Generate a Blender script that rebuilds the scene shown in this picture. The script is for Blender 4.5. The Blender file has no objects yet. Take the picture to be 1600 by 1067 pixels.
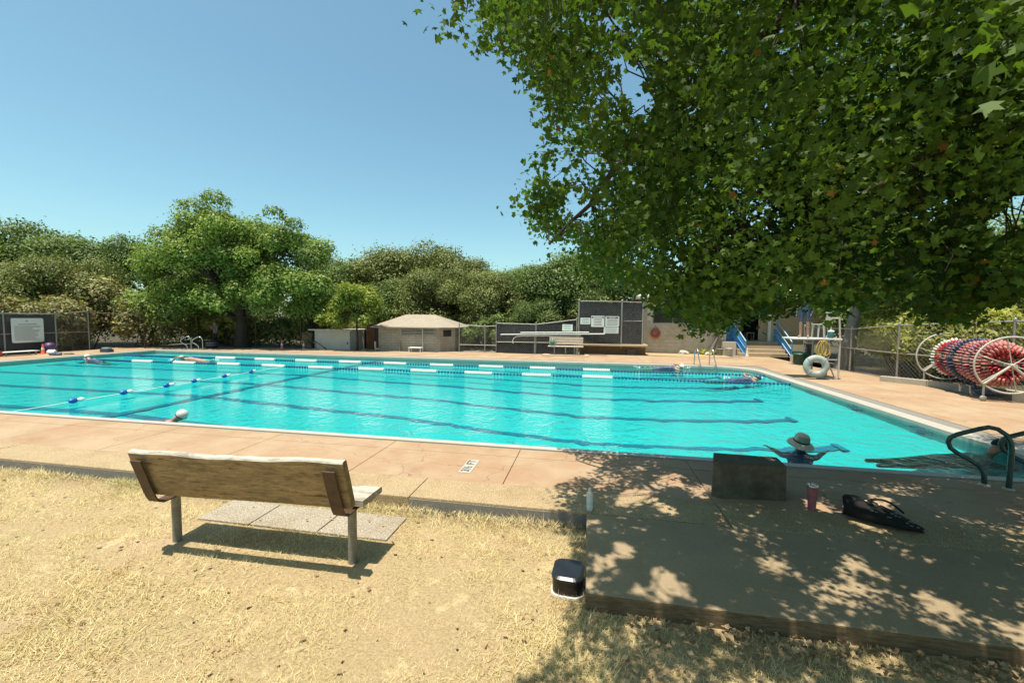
import bpy, bmesh, math, random
import numpy as np
from mathutils import Vector, Matrix, Euler
R = math.radians
rng = np.random.default_rng(7)
random.seed(7)
sc = bpy.context.scene
col = sc.collection

# ------------------------------------------------------------------ camera, sky, sun, exposure
CAM = Vector((0, 0, 1.95))
cam = bpy.data.cameras.new('camera'); cam_o = bpy.data.objects.new('camera', cam); col.objects.link(cam_o)
cam.sensor_width = 36; cam.lens = 36 * 648.7 / 1600; cam.clip_end = 2000; cam.clip_start = 0.05
yaw, pit, rol = R(10.444), R(3.4135), R(.545)
base = Euler((math.pi / 2 - pit, 0, yaw), 'XYZ').to_matrix() @ Matrix.Rotation(rol, 3, 'Z')
cam_o.matrix_world = Matrix.Translation(CAM) @ base.to_4x4()
sc.camera = cam_o
SUN = Vector((-0.13, -0.16, 1)).normalized()
w = bpy.data.worlds.new('World'); sc.world = w; w.use_nodes = True
nt = w.node_tree; bg = nt.nodes['Background']
sky = nt.nodes.new('ShaderNodeTexSky'); sky.sky_type = 'NISHITA'; sky.sun_disc = False
sky.sun_elevation = math.asin(SUN.z); sky.sun_rotation = math.atan2(SUN.x, SUN.y)
sky.altitude = 100; sky.air_density = 1.0; sky.dust_density = 1.6; sky.ozone_density = 0.0
tint = nt.nodes.new('ShaderNodeMix'); tint.data_type = 'RGBA'; tint.blend_type = 'MULTIPLY'; tint.inputs[0].default_value = 1
tint.inputs[7].default_value = (1.0, 1.34, 1.20, 1); nt.links.new(sky.outputs[0], tint.inputs[6])
nt.links.new(tint.outputs[2], bg.inputs[0]); bg.inputs[1].default_value = 0.09
sl = bpy.data.lights.new('sun', 'SUN'); sl.energy = 5.0; sl.angle = R(.53); sl.color = (1, .93, .80)
so = bpy.data.objects.new('sun', sl); col.objects.link(so)
so.rotation_euler = SUN.to_track_quat('Z', 'Y').to_euler(); so.location = (0, 0, 30)
vs = sc.view_settings
vs.view_transform = 'Standard'; vs.look = 'None'; vs.exposure = 0.70; vs.gamma = 1; vs.use_curve_mapping = False
sc.cycles.max_bounces = 8; sc.cycles.transparent_max_bounces = 12

# ------------------------------------------------------------------ helpers: objects
def tag(o, label=None, cat=None, group=None, kind=None):
    if label: o['label'] = label
    if cat: o['category'] = cat
    if group: o['group'] = group
    if kind: o['kind'] = kind
    return o
def link(name, mesh, parent=None, loc=None):
    o = bpy.data.objects.new(name, mesh); col.objects.link(o)
    if parent: o.parent = parent
    if loc: o.location = loc
    return o
def thing(name, label, cat, loc=(0, 0, 0), rz=0, group=None):
    o = bpy.data.objects.new(name, None); col.objects.link(o)
    o.location = loc; o.rotation_euler = (0, 0, rz); o.empty_display_size = .2
    return tag(o, label, cat, group)
def copy_tree(o, parent=None):
    c = o.copy(); col.objects.link(c); c.parent = parent
    for ch in list(o.children): copy_tree(ch, c)
    return c

class MB:
    def __init__(s): s.v = []; s.f = []; s.m = []; s.mi = 0; s.smooth = False; s.sm = []
    def add(s, vs_, fs, smooth=False):
        n = len(s.v); s.v += [tuple(p) for p in vs_]
        for f in fs: s.f.append(tuple(i + n for i in f)); s.m.append(s.mi); s.sm.append(smooth)
        return s
    def box(s, x0, x1, y0, y1, z0, z1, M=None):
        vv = [Vector((x, y, z)) for x in (x0, x1) for y in (y0, y1) for z in (z0, z1)]
        if M is not None: vv = [M @ p for p in vv]
        return s.add(vv, [(0, 1, 3, 2), (4, 6, 7, 5), (0, 4, 5, 1), (2, 3, 7, 6), (0, 2, 6, 4), (1, 5, 7, 3)])
    def tube(s, pts, r, n=8, cap=True):
        pts = [Vector(p) for p in pts]; rr = r if isinstance(r, (list, tuple)) else [r] * len(pts)
        vv = []; ref = None
        for i, p in enumerate(pts):
            t = (pts[min(i + 1, len(pts) - 1)] - pts[max(i - 1, 0)])
            t = t.normalized() if t.length > 1e-9 else Vector((0, 0, 1))
            if ref is None: ref = t.orthogonal().normalized()
            a = (ref - t * ref.dot(t)); a = a.normalized() if a.length > 1e-6 else t.orthogonal().normalized()
            ref = a; b = t.cross(a)
            for k in range(n):
                an = 2 * math.pi * k / n
                vv.append(p + (a * math.cos(an) + b * math.sin(an)) * rr[i])
        fs = [(i * n + k, i * n + (k + 1) % n, (i + 1) * n + (k + 1) % n, (i + 1) * n + k) for i in range(len(pts) - 1) for k in range(n)]
        s.add(vv, fs, True)
        if cap: s.add(vv[:n], [tuple(range(n))[::-1]]); s.add(vv[-n:], [tuple(range(n))])
        return s
    def lathe(s, prof, n=20, c=(0, 0, 0), M=None, smooth=True):
        vv = [Vector((c[0] + r * math.cos(2 * math.pi * k / n), c[1] + r * math.sin(2 * math.pi * k / n), c[2] + z)) for r, z in prof for k in range(n)]
        if M is not None: vv = [M @ p for p in vv]
        fs = [(i * n + k, i * n + (k + 1) % n, (i + 1) * n + (k + 1) % n, (i + 1) * n + k) for i in range(len(prof) - 1) for k in range(n)]
        s.add(vv, fs, smooth)
        if prof[0][0] > 1e-4: s.add(vv[:n], [tuple(range(n))[::-1]])
        if prof[-1][0] > 1e-4: s.add(vv[-n:], [tuple(range(n))])
        return s
    def torus(s, Rr, r, n=24, m=10, M=None, a0=0, a1=2 * math.pi):
        vv = []; full = abs(a1 - a0 - 2 * math.pi) < 1e-6; N = n if full else n + 1
        for i in range(N):
            a = a0 + (a1 - a0) * i / n
            for k in range(m):
                b = 2 * math.pi * k / m
                p = Vector(((Rr + r * math.cos(b)) * math.cos(a), (Rr + r * math.cos(b)) * math.sin(a), r * math.sin(b)))
                vv.append(M @ p if M is not None else p)
        fs = [(i * m + k, ((i + 1) % N) * m + k, ((i + 1) % N) * m + (k + 1) % m, i * m + (k + 1) % m) for i in range(n) for k in range(m)]
        return s.add(vv, fs, True)
    def prism(s, poly, z0, z1, M=None):
        n = len(poly); vv = [Vector((x, y, z0)) for x, y in poly] + [Vector((x, y, z1)) for x, y in poly]
        if M is not None: vv = [M @ p for p in vv]
        return s.add(vv, [tuple(range(n))[::-1], tuple(range(n, 2 * n))] + [(i, (i + 1) % n, n + (i + 1) % n, n + i) for i in range(n)])
    def mesh(s, name, mats, bevel=0):
        me = bpy.data.meshes.new(name); me.from_pydata(s.v, [], s.f)
        for m in (mats if isinstance(mats, (list, tuple)) else [mats]): me.materials.append(m)
        me.polygons.foreach_set('material_index', s.m); me.polygons.foreach_set('use_smooth', s.sm)
        if bevel:
            bm = bmesh.new(); bm.from_mesh(me); bmesh.ops.remove_doubles(bm, verts=bm.verts, dist=1e-5)
            bmesh.ops.bevel(bm, geom=bm.edges[:], offset=bevel, segments=2, affect='EDGES', profile=.6)
            bm.to_mesh(me); bm.free()
        me.update(); return me
    def build(s, name, mats, parent=None, loc=None, bevel=0):
        return link(name, s.mesh(name, mats, bevel), parent, loc)

def np_mesh(name, V, k, mat, smooth=False):
    """V: (n*k,3) vertices, every k form one face"""
    n = len(V) // k; me = bpy.data.meshes.new(name)
    me.vertices.add(len(V)); me.vertices.foreach_set('co', np.ascontiguousarray(V, dtype=np.float32).ravel())
    me.loops.add(n * k); me.loops.foreach_set('vertex_index', np.arange(n * k, dtype=np.int32))
    me.polygons.add(n); me.polygons.foreach_set('loop_start', np.arange(0, n * k, k, dtype=np.int32))
    me.polygons.foreach_set('loop_total', np.full(n, k, dtype=np.int32))
    me.update(calc_edges=True); me.materials.append(mat); return me

def frames(N, g=rng):
    """random orthonormal frames whose third axis is N"""
    N = N / np.linalg.norm(N, axis=1, keepdims=True)
    a = g.normal(size=N.shape); a -= N * (a * N).sum(1, keepdims=True); a /= np.linalg.norm(a, axis=1, keepdims=True)
    return a, np.cross(N, a), N
def scatter(tmpl, C, N, S, g=rng):
    a, b, c = frames(N, g); t = np.asarray(tmpl)
    P = C[:, None, :] + S[:, None, None] * (t[None, :, 0:1] * a[:, None, :] + t[None, :, 1:2] * b[:, None, :] + t[None, :, 2:3] * c[:, None, :])
    return P.reshape(-1, 3)

# ------------------------------------------------------------------ helpers: materials
def newmat(name):
    m = bpy.data.materials.new(name); m.use_nodes = True; t = m.node_tree
    return m, t, t.nodes, t.links, t.nodes['Principled BSDF']
def c4(c): return (c[0], c[1], c[2], 1)
def mixc(N, L, fac, a, b, blend='MIX'):
    x = N.new('ShaderNodeMix'); x.data_type = 'RGBA'; x.blend_type = blend
    for s_, v in ((0, fac), (6, a), (7, b)):
        if hasattr(v, 'links') or isinstance(v, bpy.types.NodeSocket): L.new(v, x.inputs[s_])
        else: x.inputs[s_].default_value = v if s_ == 0 else c4(v)
    return x.outputs[2]
def noise(N, L, scale, detail=4, rough=.6, co=None, dist=0, vec=None):
    n = N.new('ShaderNodeTexNoise'); n.inputs['Scale'].default_value = scale; n.inputs['Detail'].default_value = detail
    n.inputs['Roughness'].default_value = rough; n.inputs['Distortion'].default_value = dist
    if vec is not None: L.new(vec, n.inputs['Vector'])
    return n.outputs['Fac']
def ramp(N, L, src, a, b):
    r = N.new('ShaderNodeMapRange'); r.inputs[1].default_value = a; r.inputs[2].default_value = b; L.new(src, r.inputs[0]); return r.outputs[0]
def coords(N, kind='Object', L=None, scale=None):
    c = N.new('ShaderNodeTexCoord').outputs[kind] if kind != 'Position' else N.new('ShaderNodeNewGeometry').outputs['Position']
    if scale:
        m = N.new('ShaderNodeMapping'); m.inputs['Scale'].default_value = scale; L.new(c, m.inputs[0]); return m.outputs[0]
    return c
def bump(N, L, h, strength, dist, B):
    b = N.new('ShaderNodeBump'); b.inputs['Strength'].default_value = strength; b.inputs['Distance'].default_value = dist
    L.new(h, b.inputs['Height']); L.new(b.outputs[0], B.inputs['Normal']); return b
def plain(name, c, rough=.55, var=.18, scale=9, metal=0, bmp=0, spec=.4, dirt=None, world=True):
    m, t, N, L, B = newmat(name)
    co = coords(N, 'Position' if world else 'Object')
    n1 = noise(N, L, scale, 5, .65, vec=co)
    out = mixc(N, L, ramp(N, L, n1, .3, .7), [x * (1 - var) for x in c], [min(1, x * (1 + var)) for x in c])
    if dirt:
        n2 = noise(N, L, scale * .27, 6, .7, vec=co); out = mixc(N, L, ramp(N, L, n2, .5, .72), out, dirt)
    L.new(out, B.inputs['Base Color']); B.inputs['Roughness'].default_value = rough; B.inputs['Metallic'].default_value = metal
    B.inputs['Specular IOR Level'].default_value = spec
    if bmp: bump(N, L, noise(N, L, scale * 6, 6, .7, vec=co), .6, bmp, B)
    return m
def leafmat(name, dark, light, trans=.35, rough=.45, dead=None, deadp=.03):
    m, t, N, L, B = newmat(name)
    g_ = N.new('ShaderNodeNewGeometry'); ri = g_.outputs['Random Per Island']
    big = noise(N, L, .55, 3, .6, vec=g_.outputs['Position'])
    c1 = mixc(N, L, ri, dark, light)
    c2 = mixc(N, L, ramp(N, L, big, .35, .7), c1, [x * 1.25 for x in light])
    if dead:
        k = N.new('ShaderNodeMath'); k.operation = 'LESS_THAN'; L.new(ri, k.inputs[0]); k.inputs[1].default_value = deadp
        c2 = mixc(N, L, k.outputs[0], c2, dead)
    L.new(c2, B.inputs['Base Color']); B.inputs['Roughness'].default_value = rough; B.inputs['Specular IOR Level'].default_value = .22
    tr = N.new('ShaderNodeBsdfTranslucent')
    L.new(mixc(N, L, 1.0, c2, (1.15, 1.3, .45), 'MULTIPLY'), tr.inputs[0])
    mx = N.new('ShaderNodeMixShader'); mx.inputs[0].default_value = trans
    L.new(B.outputs[0], mx.inputs[1]); L.new(tr.outputs[0], mx.inputs[2]); L.new(mx.outputs[0], N['Material Output'].inputs[0])
    return m
MT = {}
def deckmat():
    m, t, N, L, B = newmat('deck_coating'); co = coords(N, 'Position')
    n1 = noise(N, L, .9, 6, .7, vec=co); n2 = noise(N, L, 60, 3, .7, vec=co); n3 = noise(N, L, 3.2, 6, .75, dist=.6, vec=co)
    a = mixc(N, L, ramp(N, L, n1, .42, .6), (.47, .30, .18), (.53, .385, .245))
    a = mixc(N, L, ramp(N, L, n3, .60, .68), a, (.42, .25, .125))
    a = mixc(N, L, ramp(N, L, n3, .36, .30), a, (.56, .46, .31))
    a = mixc(N, L, ramp(N, L, n2, .2, .8), mixc(N, L, 1.0, a, (.86, .86, .86), 'MULTIPLY'), a)
    vo = N.new('ShaderNodeTexVoronoi'); vo.feature = 'DISTANCE_TO_EDGE'; vo.inputs['Scale'].default_value = .30
    wv = N.new('ShaderNodeVectorMath'); wv.operation = 'MULTIPLY_ADD'; nc = N.new('ShaderNodeTexNoise'); nc.inputs['Scale'].default_value = 2.5; nc.inputs['Detail'].default_value = 6; L.new(co, nc.inputs['Vector'])
    L.new(nc.outputs['Color'], wv.inputs[0]); wv.inputs[1].default_value = (.5, .5, .5); L.new(co, wv.inputs[2]); L.new(wv.outputs[0], vo.inputs['Vector'])
    a = mixc(N, L, ramp(N, L, vo.outputs['Distance'], .0016, .0004), a, (.26, .17, .10))     # hairline cracks
    n5 = noise(N, L, .5, 8, .75, dist=1, vec=co); a = mixc(N, L, ramp(N, L, n5, .55, .75), a, mixc(N, L, 1.0, a, (.78, .72, .66), 'MULTIPLY'))
    L.new(a, B.inputs['Base Color']); B.inputs['Roughness'].default_value = .8; B.inputs['Specular IOR Level'].default_value = .2
    bump(N, L, n2, .35, .004, B); return m
def aggmat(name, pale, dark, stone=90):
    m, t, N, L, B = newmat(name); co = coords(N, 'Position')
    v = N.new('ShaderNodeTexVoronoi'); v.inputs['Scale'].default_value = stone; L.new(co, v.inputs['Vector'])
    n1 = noise(N, L, 2.2, 6, .7, vec=co)
    a = mixc(N, L, ramp(N, L, v.outputs['Distance'], .25, .62), pale, dark)
    rc = N.new('ShaderNodeSeparateColor'); L.new(v.outputs['Color'], rc.inputs[0])
    a = mixc(N, L, ramp(N, L, rc.outputs[0], .55, .95), a, [x * .62 for x in pale])
    a = mixc(N, L, ramp(N, L, n1, .45, .75), a, mixc(N, L, 1.0, a, (.8, .74, .66), 'MULTIPLY'))
    L.new(a, B.inputs['Base Color']); B.inputs['Roughness'].default_value = .85; B.inputs['Specular IOR Level'].default_value = .2
    b = bump(N, L, v.outputs['Distance'], .7, .006, B); b.invert = True; return m
def slabmat():
    m, t, N, L, B = newmat('old_concrete'); co = coords(N, 'Position')
    n1 = noise(N, L, 1.4, 7, .7, vec=co); n2 = noise(N, L, 55, 4, .75, vec=co); n3 = noise(N, L, 5, 7, .8, vec=co)
    a = mixc(N, L, ramp(N, L, n1, .35, .7), (.49, .37, .23), (.39, .295, .18))
    a = mixc(N, L, ramp(N, L, n3, .58, .72), a, (.32, .25, .16))
    a = mixc(N, L, ramp(N, L, n2, .3, .75), mixc(N, L, 1.0, a, (.8, .8, .8), 'MULTIPLY'), a)
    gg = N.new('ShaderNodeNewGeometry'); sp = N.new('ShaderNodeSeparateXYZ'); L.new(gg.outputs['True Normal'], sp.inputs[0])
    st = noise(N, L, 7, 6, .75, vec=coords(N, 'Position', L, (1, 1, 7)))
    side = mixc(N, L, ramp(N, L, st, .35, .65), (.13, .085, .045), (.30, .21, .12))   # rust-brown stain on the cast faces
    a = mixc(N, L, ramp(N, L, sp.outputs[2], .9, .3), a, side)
    L.new(a, B.inputs['Base Color']); B.inputs['Roughness'].default_value = .85; B.inputs['Specular IOR Level'].default_value = .2
    bump(N, L, n2, .5, .006, B); return m
def woodmat(name, a_, b_):
    m, t, N, L, B = newmat(name); co = coords(N, 'Object', L, (.9, 7, 7))
    n1 = noise(N, L, 2.3, 8, .72, dist=.8, vec=co); n2 = noise(N, L, 5, 7, .75, vec=co); n3 = noise(N, L, 1.1, 4, .6, vec=coords(N, 'Object'))
    a = mixc(N, L, ramp(N, L, n1, .33, .68), a_, b_)
    a = mixc(N, L, ramp(N, L, n2, .50, .64), a, [x * .36 for x in a_])
    a = mixc(N, L, ramp(N, L, noise(N, L, 3.5, 6, .7, dist=.5, vec=coords(N, 'Object', L, (1, 3, 3))), .47, .66), a, [x * .42 for x in b_])
    L.new(a, B.inputs['Base Color']); B.inputs['Roughness'].default_value = .75; B.inputs['Specular IOR Level'].default_value = .25
    bump(N, L, n1, .8, .008, B); return m
def watermat():
    m, t, N, L, B = newmat('pool_water'); N.remove(B); co = coords(N, 'Position')
    n1 = noise(N, L, 2.6, 4, .55, dist=.5, vec=co); n2 = noise(N, L, 9, 3, .6, dist=.3, vec=co)
    ad = N.new('ShaderNodeMath'); ad.operation = 'MULTIPLY_ADD'; ad.inputs[1].default_value = .42; L.new(n2, ad.inputs[0]); L.new(n1, ad.inputs[2])
    b = N.new('ShaderNodeBump'); b.inputs['Strength'].default_value = 1; b.inputs['Distance'].default_value = .075; L.new(ad.outputs[0], b.inputs['Height'])
    fr = N.new('ShaderNodeFresnel'); fr.inputs[0].default_value = 1.16; L.new(b.outputs[0], fr.inputs['Normal'])
    gl = N.new('ShaderNodeBsdfGlossy'); gl.inputs['Roughness'].default_value = .03; L.new(b.outputs[0], gl.inputs['Normal'])
    tr = N.new('ShaderNodeBsdfTransparent'); tr.inputs[0].default_value = (.28, .96, .96, 1)
    mx = N.new('ShaderNodeMixShader'); L.new(fr.outputs[0], mx.inputs[0]); L.new(tr.outputs[0], mx.inputs[1]); L.new(gl.outputs[0], mx.inputs[2])
    L.new(mx.outputs[0], N['Material Output'].inputs[0]); return m
def grasssoil():
    m, t, N, L, B = newmat('dry_lawn_soil'); co = coords(N, 'Position')
    n1 = noise(N, L, 1.1, 6, .7, vec=co); n2 = noise(N, L, 45, 5, .8, vec=co); n3 = noise(N, L, 4, 6, .75, vec=co)
    a = mixc(N, L, ramp(N, L, n2, .3, .7), (.28, .195, .10), (.62, .48, .27))
    a = mixc(N, L, ramp(N, L, n1, .52, .68), a, (.50, .36, .22))
    a = mixc(N, L, ramp(N, L, n3, .56, .7), a, (.70, .56, .32))
    L.new(a, B.inputs['Base Color']); B.inputs['Roughness'].default_value = .95; B.inputs['Specular IOR Level'].default_value = .1
    bump(N, L, n2, .9, .015, B); return m
def brickwall(name, c1, c2, mortar, sx, sy):
    m, t, N, L, B = newmat(name); b = N.new('ShaderNodeTexBrick')
    g_ = N.new('ShaderNodeNewGeometry'); s_ = N.new('ShaderNodeSeparateXYZ'); L.new(g_.outputs['Position'], s_.inputs[0])
    ad = N.new('ShaderNodeMath'); L.new(s_.outputs[0], ad.inputs[0]); L.new(s_.outputs[1], ad.inputs[1])
    cm = N.new('ShaderNodeCombineXYZ'); L.new(ad.outputs[0], cm.inputs[0]); L.new(s_.outputs[2], cm.inputs[1]); L.new(cm.outputs[0], b.inputs[0])
    b.inputs['Color1'].default_value = c4(c1); b.inputs['Color2'].default_value = c4(c2); b.inputs['Mortar'].default_value = c4(mortar)
    b.inputs['Scale'].default_value = 1; b.inputs['Mortar Size'].default_value = .012; b.inputs['Brick Width'].default_value = sx; b.inputs['Row Height'].default_value = sy
    n1 = noise(N, L, 1.5, 5, .7, vec=g_.outputs['Position'])
    a = mixc(N, L, ramp(N, L, n1, .4, .75), b.outputs[0], mixc(N, L, 1.0, b.outputs[0], (.72, .66, .58), 'MULTIPLY'))
    L.new(a, B.inputs['Base Color']); B.inputs['Roughness'].default_value = .85
    bb = bump(N, L, b.outputs['Fac'], .5, .01, B); bb.invert = True; return m
def shingles():
    m, t, N, L, B = newmat('roof_shingle'); co = coords(N, 'Position')
    n1 = noise(N, L, 3, 5, .7, vec=coords(N, 'Position', L, (1, 1, 6))); n2 = noise(N, L, 26, 4, .8, vec=co)
    a = mixc(N, L, ramp(N, L, n1, .35, .65), (.36, .295, .22), (.47, .395, .305)); a = mixc(N, L, ramp(N, L, n2, .5, .75), a, (.30, .24, .17))
    L.new(a, B.inputs['Base Color']); B.inputs['Roughness'].default_value = .9; return m

MT['deck'] = deckmat(); MT['agg'] = aggmat('pebble_aggregate', (.72, .56, .34), (.36, .25, .135)); MT['agg2'] = aggmat('paver_aggregate', (.62, .56, .46), (.34, .27, .18), 75)
MT['slab'] = slabmat(); MT['lip'] = plain('white_coping', (.54, .49, .415), .5, .08, 5, dirt=(.62, .55, .45)); MT['gutter'] = plain('gutter_grating', (.27, .25, .22), .8, .2, 30)
MT['wood'] = woodmat('weathered_wood', (.34, .215, .095), (.56, .405, .21)); MT['woodtop'] = woodmat('pale_wood', (.62, .55, .44), (.74, .67, .56))
MT['water'] = watermat(); MT['soil'] = grasssoil()
MT['poolfloor'] = plain('pool_plaster', (.165, .49, .49), .7, .04, 1.2)
MT['laneline'] = plain('lane_line_tile', (.08, .17, .27), .6, .15, 4)
MT['rust'] = plain('brown_painted_steel', (.105, .058, .034), .55, .35, 14, bmp=.002, spec=.3); MT['galv'] = plain('galvanised_steel', (.40, .38, .33), .45, .22, 16, metal=.3)
MT['post'] = plain('old_steel_post', (.30, .27, .21), .6, .3, 12, bmp=.002); MT['chrome'] = plain('stainless', (.72, .70, .64), .25, .08, 8, metal=.9)
MT['rail'] = plain('green_grab_rail', (.045, .105, .105), .3, .3, 12, metal=.35, spec=.5)
MT['white'] = plain('white_paint', (.78, .76, .70), .5, .06, 6); MT['offwhite'] = plain('aged_white', (.62, .58, .50), .6, .12, 6)
MT['black'] = plain('black_plastic', (.016, .017, .018), .28, .3, 10, spec=.5); MT['blackcloth'] = plain('black_cloth', (.012, .011, .010), .9, .3, 30)
MT['screen'] = plain('black_windscreen', (.034, .038, .042), .85, .35, 3, dirt=(.075, .078, .078))
MT['orange'] = plain('orange_cone', (.72, .12, .04), .5, .1, 8); MT['pink'] = plain('faded_cone', (.85, .22, .18), .5, .12, 8); MT['red'] = plain('red_float', (.62, .045, .04), .4, .2, 8)
MT['ringred'] = plain('orange_ring', (.52, .10, .05), .5, .15, 8); MT['blue'] = plain('blue_float', (.02, .075, .26), .4, .2, 8); MT['navy'] = plain('navy_float', (.075, .095, .16), .5, .55, 16)
MT['brightblue'] = plain('float_blue', (.02, .13, .50), .35, .15, 8); MT['pinkfloat'] = plain('faded_red_float', (.66, .25, .22), .55, .4, 16); MT['floatwhite'] = plain('float_white', (.80, .80, .74), .45, .06, 8)
MT['railblue'] = plain('blue_paint', (.09, .34, .68), .45, .12, 4); MT['railpale'] = plain('pale_blue_top', (.42, .62, .80), .4, .08, 6)
MT['block'] = plain('concrete_block', (.58, .48, .37), .85, .12, 3, bmp=.004, dirt=(.44, .32, .21)); MT['mortar'] = plain('mortar', (.74, .66, .54), .9, .08, 8)
MT['step'] = plain('step_concrete', (.56, .43, .28), .8, .12, 4); MT['retain'] = plain('brown_render', (.36, .23, .13), .85, .2, 3)
MT['pumpwall'] = brickwall('pump_brick', (.46, .39, .30), (.40, .34, .26), (.30, .25, .19), .42, .14); MT['roof'] = shingles()
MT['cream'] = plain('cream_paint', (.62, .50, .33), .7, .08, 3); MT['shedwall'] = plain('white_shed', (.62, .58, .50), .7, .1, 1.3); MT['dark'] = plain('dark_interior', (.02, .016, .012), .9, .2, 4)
MT['door'] = plain('rust_door', (.20, .075, .025), .7, .25, 3); MT['glass'] = plain('dark_glass', (.03, .035, .035), .12, .2, 2, spec=.6); MT['louvre'] = plain('louvre_slat', (.50, .45, .37), .6, .1, 5)
MT['skin'] = plain('skin', (.50, .29, .19), .55, .08, 6); MT['skin2'] = plain('tanned_skin', (.36, .18, .11), .55, .1, 6); MT['bluecloth'] = plain('blue_swim_shirt', (.035, .09, .30), .7, .3, 14)
MT['straw'] = plain('hat_cloth', (.66, .58, .44), .8, .1, 16); MT['hatgreen'] = plain('hat_green_panel', (.28, .40, .30), .8, .15, 16); MT['silver'] = plain('silver_cap', (.62, .60, .55), .3, .06, 6, spec=.5)
MT['grey'] = plain('grey_cloth', (.22, .17, .15), .85, .2, 20); MT['pants'] = plain('dark_trousers', (.014, .012, .012), .9, .2, 20); MT['purple'] = plain('purple_plastic', (.07, .025, .10), .5, .2, 6)
MT['ring'] = plain('pale_ring', (.42, .50, .47), .5, .12, 5); MT['ropeyel'] = plain('yellow_rope', (.70, .48, .10), .7, .15, 20); MT['green'] = plain('green_bin', (.02, .085, .05), .5, .25, 5); MT['teal'] = plain('teal_cooler', (.03, .16, .17), .5, .15, 5)
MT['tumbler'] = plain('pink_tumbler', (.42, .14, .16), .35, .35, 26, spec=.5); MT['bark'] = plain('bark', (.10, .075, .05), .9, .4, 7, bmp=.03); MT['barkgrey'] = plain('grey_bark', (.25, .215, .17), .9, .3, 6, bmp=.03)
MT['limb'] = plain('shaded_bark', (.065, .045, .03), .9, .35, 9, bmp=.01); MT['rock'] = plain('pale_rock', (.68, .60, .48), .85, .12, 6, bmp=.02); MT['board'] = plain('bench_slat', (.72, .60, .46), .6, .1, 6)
MT['roofmetal'] = plain('pale_roof', (.66, .60, .52), .6, .06, 2); MT['signtext'] = plain('sign_ink', (.13, .13, .12), .7, .1, 8); MT['signgreen'] = plain('sign_green_ink', (.22, .42, .36), .7, .1, 8)
MT['signface'] = plain('sign_face', (.66, .67, .62), .5, .05, 3); MT['yellow'] = plain('yellow_sign', (.62, .40, .06), .6, .1, 6); MT['signgrn'] = plain('green_sign', (.10, .36, .08), .6, .1, 6); MT['exitred'] = plain('red_sign', (.50, .04, .03), .6, .15, 6)
MT['blockconc'] = plain('shade_dark_concrete', (.15, .125, .085), .9, .3, 11, bmp=.008, dirt=(.08, .068, .04)); MT['kerbwall'] = plain('garden_kerb', (.52, .46, .36), .85, .15, 4, bmp=.006); MT['foam'] = plain('water_splash', (.85, .90, .90), .4, .04, 10); MT['bin'] = plain('navy_bin', (.02, .03, .08), .6, .2, 8)  # starting block concrete: tree shade put into the dark colour, plus blotches
MT['terracotta'] = plain('pot', (.30, .28, .25), .8, .15, 6)
def pvc():
    m, t, N, L, B = newmat('clear_bottle'); B.inputs['Base Color'].default_value = (.85, .9, .9, 1); B.inputs['Roughness'].default_value = .12
    tr = N.new('ShaderNodeBsdfTransparent'); tr.inputs[0].default_value = (.86, .9, .9, 1); mx = N.new('ShaderNodeMixShader'); mx.inputs[0].default_value = .45
    L.new(tr.outputs[0], mx.inputs[1]); L.new(B.outputs[0], mx.inputs[2]); L.new(mx.outputs[0], N['Material Output'].inputs[0]); return m
MT['pet'] = pvc()
def bladesmat():
    m, t, N, L, B = newmat('dry_grass_blade'); g_ = N.new('ShaderNodeNewGeometry'); ri = g_.outputs['Random Per Island']
    a = mixc(N, L, ri, (.62, .46, .19), (1.0, .88, .50))
    n = noise(N, L, .8, 5, .7, vec=g_.outputs['Position'])
    a = mixc(N, L, ramp(N, L, n, .54, .70), a, (.50, .46, .17)); n6 = noise(N, L, 2.3, 5, .7, vec=g_.outputs['Position']); a = mixc(N, L, ramp(N, L, n6, .52, .72), a, mixc(N, L, 1.0, a, (.72, .62, .52), 'MULTIPLY'))
    L.new(a, B.inputs['Base Color']); B.inputs['Roughness'].default_value = .7; B.inputs['Specular IOR Level'].default_value = .2
    tr = N.new('ShaderNodeBsdfTranslucent'); L.new(a, tr.inputs[0]); mx = N.new('ShaderNodeMixShader'); mx.inputs[0].default_value = .25
    L.new(B.outputs[0], mx.inputs[1]); L.new(tr.outputs[0], mx.inputs[2]); L.new(mx.outputs[0], N['Material Output'].inputs[0]); return m
MT['blade'] = bladesmat()
MT['litter'] = leafmat('fallen_leaf', (.22, .13, .06), (.52, .38, .22), .1, .7)
MT['maple'] = leafmat('maple_leaf', (.010, .026, .006), (.085, .145, .022), .42, .6, (.20, .10, .03), .004)
MT['oak'] = leafmat('oak_leaf', (.055, .088, .024), (.150, .200, .055), .24, .55)
MT['oak2'] = leafmat('oak_leaf_brown', (.070, .092, .027), (.190, .205, .066), .24, .55)
MT['elm'] = leafmat('elm_leaf', (.070, .115, .022), (.210, .275, .060), .3, .5)
MT['lime'] = leafmat('lime_leaf', (.075, .125, .022), (.26, .29, .05), .35, .45)
MT['vine'] = leafmat('vine_leaf', (.070, .080, .028), (.28, .26, .11), .25, .5, (.20, .10, .05), .1)
MT['shrub'] = leafmat('shrub_leaf', (.085, .115, .026), (.40, .38, .10), .35, .5)  # brightened colour stands in for sunlight on the shrubs

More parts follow.
